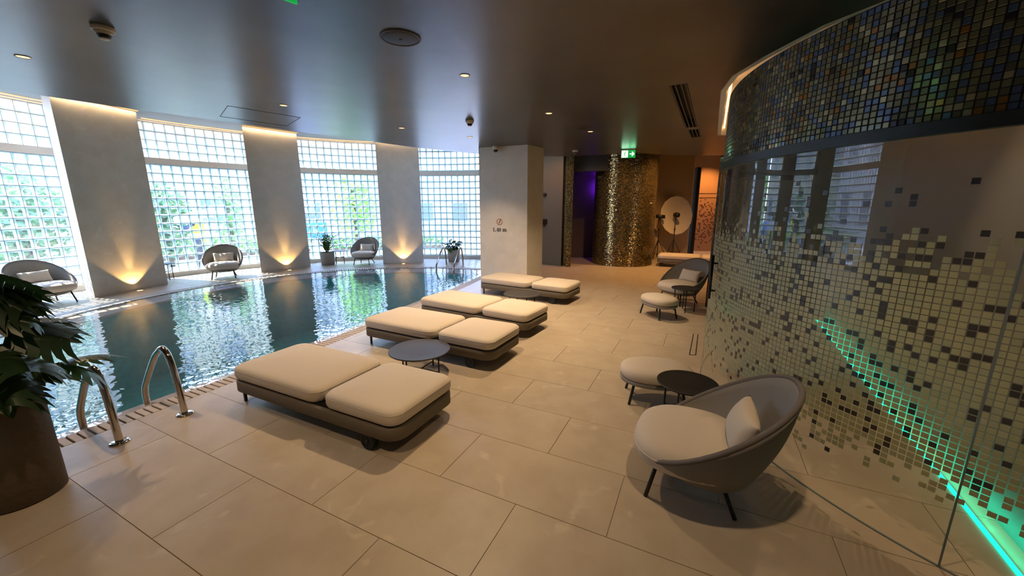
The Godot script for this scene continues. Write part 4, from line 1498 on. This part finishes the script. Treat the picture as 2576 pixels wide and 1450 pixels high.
func exit_sign(at: Vector3, turn: float, w: float, h: float, label: String) -> void:
	var t := thing("exit_sign", label, "exit sign", at, turn, "green exit signs")
	put("bracket", box_mesh(Vector3(w * 0.9, 0.02, 0.03), 0.003, Vector3(0, -0.01, 0)), M.fitting_white, t)
	put("panel", box_mesh(Vector3(w, h, 0.012), 0.002, Vector3(0, -0.02 - h / 2, 0)), M.sign_green, t)
	var y := -0.02 - h / 2
	var half := w / 4
	for s in [-1.0, 1.0]:
		var q := put("pictogram", arrow_mesh(h), M.sign_white, t, Vector3(half * s, y, 0.0065 * s))
		q.rotation.y = 0.0 if s > 0 else PI
		# white field with the running figure beside the arrow
		var f := put("door_field", box_mesh(Vector3(w / 2 - 0.012, h - 0.012, 0.002), 0.0005), M.sign_white, t, Vector3(-half * s, y, 0.0068 * s))
		var st := tool()
		tube(st, [Vector3(0.010, 0.030, 0), Vector3(-0.004, 0.0, 0), Vector3(-0.002, -0.012, 0)], 0.007, 6)
		tube(st, [Vector3(-0.002, -0.012, 0), Vector3(0.018, -0.024, 0), Vector3(0.014, -0.050, 0)], 0.005, 6)
		tube(st, [Vector3(-0.002, -0.012, 0), Vector3(-0.014, -0.036, 0), Vector3(-0.034, -0.040, 0)], 0.005, 6)
		tube(st, [Vector3(0.006, 0.024, 0), Vector3(0.024, 0.010, 0), Vector3(0.036, 0.020, 0)], 0.004, 6)
		tube(st, [Vector3(0.006, 0.024, 0), Vector3(-0.018, 0.022, 0), Vector3(-0.026, 0.004, 0)], 0.004, 6)
		lathe(st, [[0.001, -0.009], [0.008, -0.005], [0.009, 0.0], [0.008, 0.005], [0.001, 0.009]], 10, Vector3(0.016, 0.046, 0))
		var m := put("running_figure", done(st), M.sign_green, f)
		m.scale = Vector3(1, 1, 0.25)
		m.position.z = 0.002 * s
	area(t, at + Basis(Vector3.UP, turn) * Vector3(0, -0.02 - h / 2, 0.02), at + Basis(Vector3.UP, turn) * Vector3(0, -0.02 - h / 2, 1.0), Vector2(w, h), Color(0.55, 1.0, 0.72), 0.02)

func arrow_mesh(h: float) -> ArrayMesh:
	var st := tool()
	box(st, Vector3(0.06, 0.020, 0.002), Vector3(-0.012, 0, 0), 0.0005)
	var s := 0.040
	for k in [1.0, -1.0]:
		box(st, Vector3(0.060, 0.020, 0.002), Vector3(0.022, k * 0.018, 0), 0.0005, Basis(Vector3.BACK, -k * 0.80))
	return done(st)

# ------------------------------------------------------------------ plants
func leaf_split(len: float, wid: float, lobes: int, droop: float) -> ArrayMesh:   # a leaf of finger lobes along +z, upper side +y
	var st := tool()
	var place := func(x: float, z: float) -> Vector3:
		var r := Vector2(x, z).length() / len
		return Vector3(x, -droop * r * r * len * 0.7 + 0.10 * absf(x) - 0.4 * x * x / wid, z)
	for side in [-1.0, 1.0]:
		for i in lobes:
			var t0 := 0.02 + 0.86 * i / lobes
			var t1 := t0 + 0.86 / lobes * 0.90
			var span := wid / 2 * (0.55 + 0.75 * sin(PI * (0.15 + 0.75 * (i + 0.5) / lobes)))
			var lean := lerpf(-0.30, 0.85, (i + 0.5) / lobes)   # back lobes sweep back, front lobes forward
			var pa: Vector3 = place.call(0.0, t0 * len)
			var pb: Vector3 = place.call(0.0, t1 * len)
			for k in range(1, 5):
				var q := k / 4.0
				var cx: float = side * span * sin(q * 1.45)
				var cz: float = (t0 + t1) / 2 * len + lean * span * q * q * 0.9
				var hw: float = (t1 - t0) * len / 2 * (1.0 + 0.35 * sin(q * PI) if k < 4 else 0.30)
				var qa: Vector3 = place.call(cx, cz - hw)
				var qb: Vector3 = place.call(cx, cz + hw)
				quad(st, pa, qa, qb, pb)
				pa = qa
				pb = qb
		# tip
		var z0 := 0.86 * len
		quad(st, place.call(0.0, z0), place.call(side * wid * 0.10, z0 + 0.02 * len), place.call(side * wid * 0.07, z0 + 0.12 * len), place.call(0.0, len * 1.08))
	return done(st)

func leaf_plain(len: float, wid: float, droop: float) -> ArrayMesh:
	var st := tool()
	var n := 6
	for s in [-1.0, 1.0]:
		var pm := Vector3.ZERO
		var pe := Vector3.ZERO
		for k in n + 1:
			var t := float(k) / n
			var m := Vector3(0, -droop * t * t * len, t * len)
			var e := m + Vector3(s * wid / 2 * sin(PI * pow(t, 0.75)), 0.10 * wid * sin(PI * t), 0)
			if k > 0: quad(st, pm, pe, e, m)
			pm = m
			pe = e
	return done(st)

func pot(t: Node3D, r0: float, r1: float, h: float, m: Material) -> void:
	put("pot", lathe_mesh([[r0 - 0.01, 0.0], [r0, 0.008], [r1, h - 0.008], [r1 - 0.005, h], [r1 - 0.022, h - 0.002], [r1 - 0.028, h - 0.06]], 40, true, false), m, t)
	put("soil", lathe_mesh([[r1 - 0.025, h - 0.05], [r1 * 0.5, h - 0.035]], 32), M.soil, t)

func aim(o: Node3D, at: Vector3, dir: Vector3, roll: float) -> void:   # leaf's +z along dir
	dir = dir.normalized()
	var up := Vector3.UP - dir * dir.y
	if up.length() < 0.05: up = Vector3.RIGHT
	up = up.normalized()
	o.transform = Transform3D(Basis(up.cross(dir).normalized(), up, dir) * Basis(Vector3.BACK, roll), at)

func build_plants() -> void:
	# large plant at the left
	var t := thing("potted_monstera", "large dark monstera plant in a tall brown pot at the left edge", "potted plant", Vector3(-2.85, 0, -1.965))
	pot(t, 0.175, 0.168, 0.655, M.pot_dark)
	var kinds := [leaf_split(0.25, 0.26, 6, 0.45), leaf_split(0.21, 0.22, 5, 0.6), leaf_split(0.18, 0.18, 5, 0.4)]
	var lr := RandomNumberGenerator.new()
	lr.seed = 7
	for k in 46:
		var a := lr.randf() * TAU
		var hgt := 0.70 + 0.58 * pow(lr.randf(), 1.2)
		var rad := lr.randf_range(0.06, 0.22) * (1.25 - 0.75 * (hgt - 0.70) / 0.58)
		var d := Vector3(cos(a), 0, sin(a))
		var tip := d * rad + Vector3(0, hgt, 0)
		var m: Material = M.leaf_dark if lr.randf() < 0.8 else M.leaf_mid
		put("stem", tube_mesh([d * 0.03 + Vector3(0, 0.60, 0), d * rad * 0.5 + Vector3(0, (0.6 + hgt) / 2 + 0.04, 0), tip], 0.006, 5), M.stem, t)
		var o := put("leaf", kinds[k % 3], m, t)
		aim(o, tip, d + Vector3(lr.randfn(0, 0.35), -0.30 + lr.randfn(0, 0.35), lr.randfn(0, 0.35)), lr.randfn(0, 0.45))
	# two planters by the glass blocks
	var z := thing("potted_fern_palm", "feathery green plant in a grey pot beside the thin side table", "potted plant", Vector3(-5.30, 0, -11.08))
	pot(z, 0.175, 0.185, 0.36, M.pot_grey)
	var fl := leaf_plain(0.085, 0.034, 0.2)
	for k in 22:
		var a := TAU * k / 22.0 * 3.0 + lr.randfn(0, 0.2)
		var d := Vector3(cos(a), 0, sin(a))
		var reach := lr.randf_range(0.10, 0.33)
		var hh := lr.randf_range(0.20, 0.52)
		var st := tool()
		var path := []
		for i in 9:
			var q := i / 8.0
			path.append(d * (0.03 + reach * q * q) + Vector3(0, 0.33 + hh * sin(q * 1.5), 0))
		tube(st, path, 0.004, 5)
		for i in range(2, 9):
			for s in [-1.0, 1.0]:
				var b := Transform3D()
				var dir: Vector3 = (path[i] - path[i - 1]).normalized()
				var side := dir.cross(d.cross(Vector3.UP)).normalized()
				var out: Vector3 = (d.cross(Vector3.UP) * s * 0.8 + dir * 0.6).normalized()
				b.basis = Basis(out.cross(side).normalized(), side, out).orthonormalized()
				b.origin = path[i]
				st.append_from(fl, 0, b)
		put("frond", done(st), M.leaf_mid if k % 3 else M.leaf_dark, z)
	var p := thing("potted_philodendron", "leafy plant in a grey pot behind the far pool ladder", "potted plant", Vector3(-1.77, 0, -11.72))
	pot(p, 0.165, 0.18, 0.35, M.pot_grey)
	var small := [leaf_split(0.20, 0.14, 4, 0.4), leaf_split(0.16, 0.11, 4, 0.3)]
	for k in 26:
		var a := TAU * k / 26.0 * 5.0 + lr.randfn(0, 0.2)
		var d := Vector3(cos(a), 0, sin(a))
		var rad := lr.randf_range(0.04, 0.20)
		var tip := d * rad + Vector3(0, 0.36 + lr.randf_range(0.03, 0.30) * (1.2 - rad * 3.0), 0)
		put("stem", tube_mesh([d * 0.02 + Vector3(0, 0.30, 0), tip], 0.004, 5), M.stem, p)
		aim(put("leaf", small[k % 2], M.leaf_mid if k % 3 == 0 else M.leaf_dark, p), tip, d + Vector3(0, lr.randfn(0.0, 0.5), 0), lr.randfn(0, 0.3))

# ------------------------------------------------------------------ outside
func tree(at: Vector3, h: float, w: float, low: float, m: Material, label: String, n: int, size: float) -> void:
	var t := thing("street_tree", label, "tree", at, 0.0, "trees in the street")
	put("trunk", tube_mesh([Vector3.ZERO, Vector3(0.04, low * 0.6, 0.02), Vector3(-0.02, h * 0.75, 0)], 0.09, 8), M.bark, t)
	var st := tool()
	st.set_smooth_group(-1)
	for k in n:
		var q := Vector3(rng.randfn(), rng.randfn(), rng.randfn()).normalized() * pow(rng.randf(), 0.4)
		var y := lerpf(low, h, q.y * 0.5 + 0.5)
		var p := Vector3(q.x * w / 2, y, q.z * w / 2)
		var d := Vector3(rng.randfn(), rng.randfn() * 0.6, rng.randfn()).normalized() * size
		var e := d.cross(Vector3(rng.randfn(), 1.0, rng.randfn())).normalized() * size * 0.5
		tri(st, p - d, p + e, p + d)
		tri(st, p - d, p + d, p - e)
	put("crown", done(st), m, t)

func hedge(a: Vector2, b: Vector2, h: float, w: float, m: Material, label: String, n: int) -> void:
	var t := thing("hedge", label, "hedge", Vector3(a.x, -0.25, a.y), 0.0, "street hedges")
	var d := b - a
	var side := d.normalized().orthogonal()
	put("bed", prism_mesh(PackedVector2Array([side * w * 0.6, d + side * w * 0.6, d - side * w * 0.6, -side * w * 0.6]), 0.0, 0.10), M.hedge_soil, t)
	var st := tool()
	st.set_smooth_group(-1)
	for k in n:
		var q := d * rng.randf() + side * w * 0.5 * rng.randfn(0, 0.5)
		var p := Vector3(q.x, 0.08 + h * pow(rng.randf(), 0.8), q.y)
		var f := Vector3(rng.randfn(), rng.randfn(), rng.randfn()).normalized() * 0.09
		var e := f.cross(Vector3(rng.randfn(), 1.0, rng.randfn())).normalized() * 0.05
		tri(st, p - f, p + e, p + f)
		tri(st, p - f, p + f, p - e)
	put("foliage", done(st), m, t)

func building(at: Vector3, turn: float, w: float, h: float, m: Material, cols: int, rows: int, label: String) -> void:
	var t := thing("building", label, "building", at, turn, "buildings across the street")
	put("facade", box_mesh(Vector3(w, h, 3.0), 0.02, Vector3(0, h / 2, -1.5)), m, t)
	var wm := box_mesh(Vector3(w / cols * 0.42, h / rows * 0.5, 0.08), 0.01)
	var fm := box_mesh(Vector3(w / cols * 0.48, 0.08, 0.22), 0.01)
	for c in cols:
		for r in rows:
			var o := put("window", wm, M.dark_window, t, Vector3((c + 0.5) / cols * w - w / 2, (r + 0.55) / rows * h, 0.0))
			put("sill", fm, M.render_white, o, Vector3(0, -h / rows * 0.27, 0.05))

func build_outside() -> void:
	var y := -0.25
	var g := thing("pavement", "pale street paving outside the glass block windows", "pavement", Vector3.ZERO, 0.0, "", "structure")
	# ground outside only, so that it does not pass under the pool
	var ring := PackedVector2Array()
	for k in 41:
		var a := deg_to_rad(lerpf(-60.0, -230.0, k / 40.0))
		ring.append(PC + Vector2(cos(a), sin(a)) * (GW + 0.13))
	for k in 41:
		var a := deg_to_rad(lerpf(-230.0, -60.0, k / 40.0))
		ring.append(PC + Vector2(cos(a), sin(a)) * 45.0)
	put("paving", prism_mesh(ring, y - 0.2, y), M.pavement, g)
	building(Vector3(-20, y, -20), 0.85, 16, 9.0, M.render_cream, 6, 3, "cream building seen through the window with the worker")
	building(Vector3(-9, y, -29), 0.25, 13, 8.0, M.render_white, 5, 3, "white building seen through the window between two columns")
	building(Vector3(3.5, y, -27), 0.0, 9, 10.0, M.render_white, 5, 4, "white building seen through the window beside the pillar")
	building(Vector3(-25, y, -7), 1.45, 13, 7.0, M.render_white, 4, 2, "white building seen through the sunlit left window")
	tree(Vector3(-10.9, y, -12.3), 2.7, 1.5, 0.25, M.leaf_pine, "dark conifer outside the left side of the worker's window", 900, 0.12)
	tree(Vector3(-10.3, y, -14.3), 2.9, 1.0, 0.4, M.leaf_out, "slender green tree behind the worker", 600, 0.10)
	tree(Vector3(-6.25, y, -15.7), 3.4, 1.9, 0.6, M.leaf_bright, "bright green tree behind the third window", 1000, 0.12)
	tree(Vector3(-12.4, y, -9.9), 2.9, 2.0, 0.3, M.leaf_pine, "broad dark green tree outside the sunlit left window", 1300, 0.13)
	hedge(Vector2(-13.4, -13.0), Vector2(-8.9, -16.9), 0.70, 0.6, M.leaf_out, "low hedge behind the worker", 1500)
	hedge(Vector2(-8.0, -16.9), Vector2(-3.2, -18.2), 0.55, 0.6, M.leaf_out, "low hedge behind the third window", 1400)
	hedge(Vector2(-14.5, -10.5), Vector2(-13.2, -6.0), 0.9, 0.7, M.leaf_pine, "hedge behind the sunlit left window", 1400)
	# picket fence
	var f := thing("picket_fence", "white picket fence across the street behind the worker", "fence", Vector3(-14.4, y, -14.2))
	var dir := Vector3(7.2, 0, -6.6)
	var pk := box_mesh(Vector3(0.07, 1.25, 0.03), 0.008, Vector3(0, 0.68, 0))
	for k in 60:
		var o := put("picket", pk, M.fence_white, f, dir * (k / 59.0))
		o.rotation.y = -atan2(dir.z, dir.x)
	for h in [0.30, 1.05]:
		var st := tool()
		box(st, Vector3(dir.length(), 0.08, 0.035), dir / 2 + Vector3(0, h, 0), 0.005, Basis(Vector3.UP, -atan2(dir.z, dir.x)))
		put("rail", done(st), M.fence_white, f)
	var b := thing("blue_board", "blue board standing outside the third window", "sign", Vector3(-7.85, y, -15.75), 0.45)
	put("panel", box_mesh(Vector3(0.75, 0.62, 0.04), 0.006, Vector3(0, 0.95, 0)), M.board_blue, b)
	for x in [-0.3, 0.3]: put("post", box_mesh(Vector3(0.04, 0.66, 0.04), 0.005, Vector3(x, 0.33, 0)), M.fence_white, b)
	var tx := TextMesh.new()
	tx.text = "R"
	tx.font_size = 48
	tx.pixel_size = 0.008
	tx.depth = 0.006
	put("letter", tx, M.render_white, b, Vector3(-0.05, 0.97, 0.023))

# ------------------------------------------------------------------ the worker outside
func capsule(p: Vector3, b: Array) -> float:
	var pa: Vector3 = p - b[0]
	var ba: Vector3 = b[1] - b[0]
	var h := clampf(pa.dot(ba) / maxf(ba.length_squared(), 1e-8), 0.0, 1.0)
	return (pa - ba * h).length() - lerpf(b[2], b[3], h)

func field(p: Vector3, bones: Array, k: float) -> float:
	var d := 9.0
	for b in bones:
		var e := capsule(p, b)
		var h := clampf(0.5 + 0.5 * (e - d) / k, 0.0, 1.0)
		d = lerpf(e, d, h) - k * h * (1.0 - h)
	return d

func nets(st: SurfaceTool, bones: Array, cell: float, k: float, paint: Callable) -> void:
	var lo := Vector3.ONE * 99.0
	var hi := -lo
	for b in bones:
		for e in 2:
			var r: float = b[2 + e] + 2.0 * cell
			lo = lo.min(b[e] - Vector3.ONE * r)
			hi = hi.max(b[e] + Vector3.ONE * r)
	var n := Vector3i(((hi - lo) / cell).ceil()) + Vector3i.ONE
	var f := PackedFloat32Array()
	f.resize(n.x * n.y * n.z)
	for z in n.z:
		for y in n.y:
			for x in n.x:
				f[x + n.x * (y + n.y * z)] = field(lo + Vector3(x, y, z) * cell, bones, k)
	var at := {}
	var step := [1, n.x, n.x * n.y]
	for z in n.z - 1:
		for y in n.y - 1:
			for x in n.x - 1:
				var i := x + n.x * (y + n.y * z)
				var sum := Vector3.ZERO
				var c := 0
				for e in [[0, 1], [2, 3], [4, 5], [6, 7], [0, 2], [1, 3], [4, 6], [5, 7], [0, 4], [1, 5], [2, 6], [3, 7]]:
					var a: int = e[0]
					var b: int = e[1]
					var fa := f[i + (a & 1) * step[0] + ((a >> 1) & 1) * step[1] + (a >> 2) * step[2]]
					var fb := f[i + (b & 1) * step[0] + ((b >> 1) & 1) * step[1] + (b >> 2) * step[2]]
					if (fa < 0) != (fb < 0):
						var t := fa / (fa - fb)
						sum += Vector3(a & 1, (a >> 1) & 1, a >> 2).lerp(Vector3(b & 1, (b >> 1) & 1, b >> 2), t)
						c += 1
				if c: at[i] = lo + (Vector3(x, y, z) + sum / c) * cell
	for z in range(1, n.z - 1):
		for y in range(1, n.y - 1):
			for x in range(1, n.x - 1):
				var i := x + n.x * (y + n.y * z)
				for ax in 3:
					var j: int = i + step[ax]
					if (f[i] < 0) == (f[j] < 0): continue
					var u: int = step[(ax + 1) % 3]
					var v: int = step[(ax + 2) % 3]
					var q := [i, i - u, i - u - v, i - v]
					if f[i] >= 0: q.reverse()
					if not (at.has(q[0]) and at.has(q[1]) and at.has(q[2]) and at.has(q[3])): continue
					for e in [[0, 1, 2], [0, 2, 3]]:
						for w in e:
							st.set_color(paint.call(at[q[w]]))
							st.add_vertex(at[q[w]])

func build_person() -> void:
	# local axes: faces +z, walks, left hand raised to the roll on the shoulder
	var t := thing("person", "person in a yellow vest and dark cap carrying a white roll outside", "person", Vector3(-9.25, -0.25, -11.55), deg_to_rad(-78.0))
	var J := func(x: float, y: float, z: float) -> Vector3: return Vector3(x, y, z)
	var torso := [[Vector3(0, 0.95, 0), Vector3(0, 1.12, 0.01), 0.135, 0.125], [Vector3(0, 1.12, 0.01), Vector3(0, 1.36, 0.02), 0.125, 0.150], [Vector3(-0.13, 1.40, 0.02), Vector3(0.13, 1.40, 0.02), 0.075, 0.075]]
	var bones := torso.duplicate()
	bones.append_array([
		[Vector3(0, 1.42, 0.02), Vector3(0, 1.54, 0.05), 0.060, 0.052],
		[Vector3(0, 1.58, 0.06), Vector3(0, 1.66, 0.055), 0.080, 0.092], [Vector3(0, 1.57, 0.11), Vector3(0, 1.60, 0.13), 0.045, 0.03], [Vector3(0, 1.605, 0.155), Vector3(0, 1.625, 0.145), 0.014, 0.010],
		[Vector3(0.085, 1.62, 0.05), Vector3(0.092, 1.60, 0.045), 0.018, 0.014], [Vector3(-0.085, 1.62, 0.05), Vector3(-0.092, 1.60, 0.045), 0.018, 0.014],
		# right arm, down and a little forward
		[Vector3(-0.19, 1.40, 0.02), Vector3(-0.25, 1.13, 0.04), 0.060, 0.045], [Vector3(-0.25, 1.13, 0.04), Vector3(-0.24, 0.92, 0.18), 0.044, 0.032], [Vector3(-0.24, 0.92, 0.18), Vector3(-0.235, 0.86, 0.24), 0.032, 0.030],
		# left arm, bent up to the roll
		[Vector3(0.19, 1.40, 0.02), Vector3(0.37, 1.25, 0.18), 0.060, 0.046], [Vector3(0.37, 1.25, 0.18), Vector3(0.37, 1.46, 0.27), 0.044, 0.032], [Vector3(0.37, 1.46, 0.27), Vector3(0.36, 1.53, 0.27), 0.032, 0.030],
		# legs, mid stride
		[Vector3(-0.09, 0.92, 0.0), Vector3(-0.10, 0.52, 0.14), 0.090, 0.060], [Vector3(-0.10, 0.52, 0.14), Vector3(-0.10, 0.09, 0.22), 0.058, 0.040], [Vector3(-0.10, 0.05, 0.20), Vector3(-0.10, 0.035, 0.38), 0.045, 0.035],
		[Vector3(0.09, 0.92, 0.0), Vector3(0.10, 0.50, -0.06), 0.090, 0.060], [Vector3(0.10, 0.50, -0.06), Vector3(0.10, 0.13, -0.28), 0.058, 0.040], [Vector3(0.10, 0.08, -0.29), Vector3(0.10, 0.035, -0.14), 0.045, 0.035]])
	for s in [[Vector3(-0.235, 0.86, 0.24), Vector3(0.0, -0.05, 0.05), Vector3(0.012, 0, 0)], [Vector3(0.36, 1.53, 0.27), Vector3(-0.02, 0.06, -0.02), Vector3(0.012, 0.0, 0.012)]]:
		for k in 4: bones.append([s[0] + s[2] * (k - 1.5), s[0] + s[2] * (k - 1.5) * 1.3 + s[1] * (0.9 + 0.15 * (k % 2)), 0.011, 0.008])
		bones.append([s[0], s[0] + s[2] * 2.6 + s[1] * 0.4, 0.012, 0.009])
	var skin: Color = Color(0.62, 0.43, 0.33).srgb_to_linear()
	var navy: Color = Color(0.11, 0.14, 0.23).srgb_to_linear()
	var dark: Color = Color(0.13, 0.14, 0.17).srgb_to_linear()
	var paint := func(p: Vector3) -> Color:
		if p.y > 1.50 and absf(p.x) < 0.16 and p.z < 0.22: return skin
		if p.y < 0.93 and absf(p.x) < 0.21: return dark
		if p.y < 0.93 or (p.y > 1.46 and p.x > 0.15): return skin
		return navy
	var st := tool()
	nets(st, bones, 0.021, 0.03, paint)
	var m := mat("clothes", Color.WHITE, 0.85)
	m.vertex_color_use_as_albedo = true
	put("body", done(st), m, t)
	var vest := []
	for b in torso: vest.append([b[0], b[1], b[2] + 0.018, b[3] + 0.018])
	st = tool()
	var yellow: Color = Color(0.80, 0.95, 0.12).srgb_to_linear()
	var band: Color = Color(0.78, 0.78, 0.76).srgb_to_linear()
	nets(st, vest, 0.021, 0.03, func(p: Vector3) -> Color: return band if absf(p.y - 1.08) < 0.028 or absf(p.y - 0.96) < 0.02 else yellow)
	put("vest", done(st), m, t)
	st = tool()
	lathe(st, [[0.103, 0.0], [0.104, 0.03], [0.090, 0.075], [0.05, 0.10], [0.01, 0.107]], 20, Vector3(0, 1.655, 0.05), false)
	loft(st, [oval(0.085, 0.075, 1.662, Vector3(0, 0, 0.14), 20), oval(0.085, 0.075, 1.672, Vector3(0, 0, 0.14), 20)])
	put("cap", done(st), M.navy, t)
	# the roll on the shoulder
	var r := thing("paper_roll", "long white roll on the worker's shoulder", "roll", Vector3(-9.25, 1.29, -11.55), deg_to_rad(-78.0))
	r.rotation.x = 0.0
	st = tool()
	var a := Vector3(0.20, -0.06, 0.42)
	var b := Vector3(0.24, 0.28, -0.82)
	var d := (b - a).normalized()
	var sx := d.cross(Vector3.UP).normalized()
	var sy := sx.cross(d)
	var loops := []
	for e in [[0.05, 0.02], [0.118, 0.0], [0.120, 0.01], [0.120, 0.5], [0.120, 0.99], [0.118, 1.0], [0.05, 0.98]]:
		var lo := PackedVector3Array()
		for k in 24: lo.append(a.lerp(b, e[1]) + (sx * cos(TAU * k / 24) + sy * sin(TAU * k / 24)) * e[0])
		loops.append(lo)
	loft(st, loops)
	put("sheet", done(st), M.paper_roll, r)
	put("core", tube_mesh([a.lerp(b, 0.96), a.lerp(b, 0.985)], 0.05, 14), M.pot_grey, r)
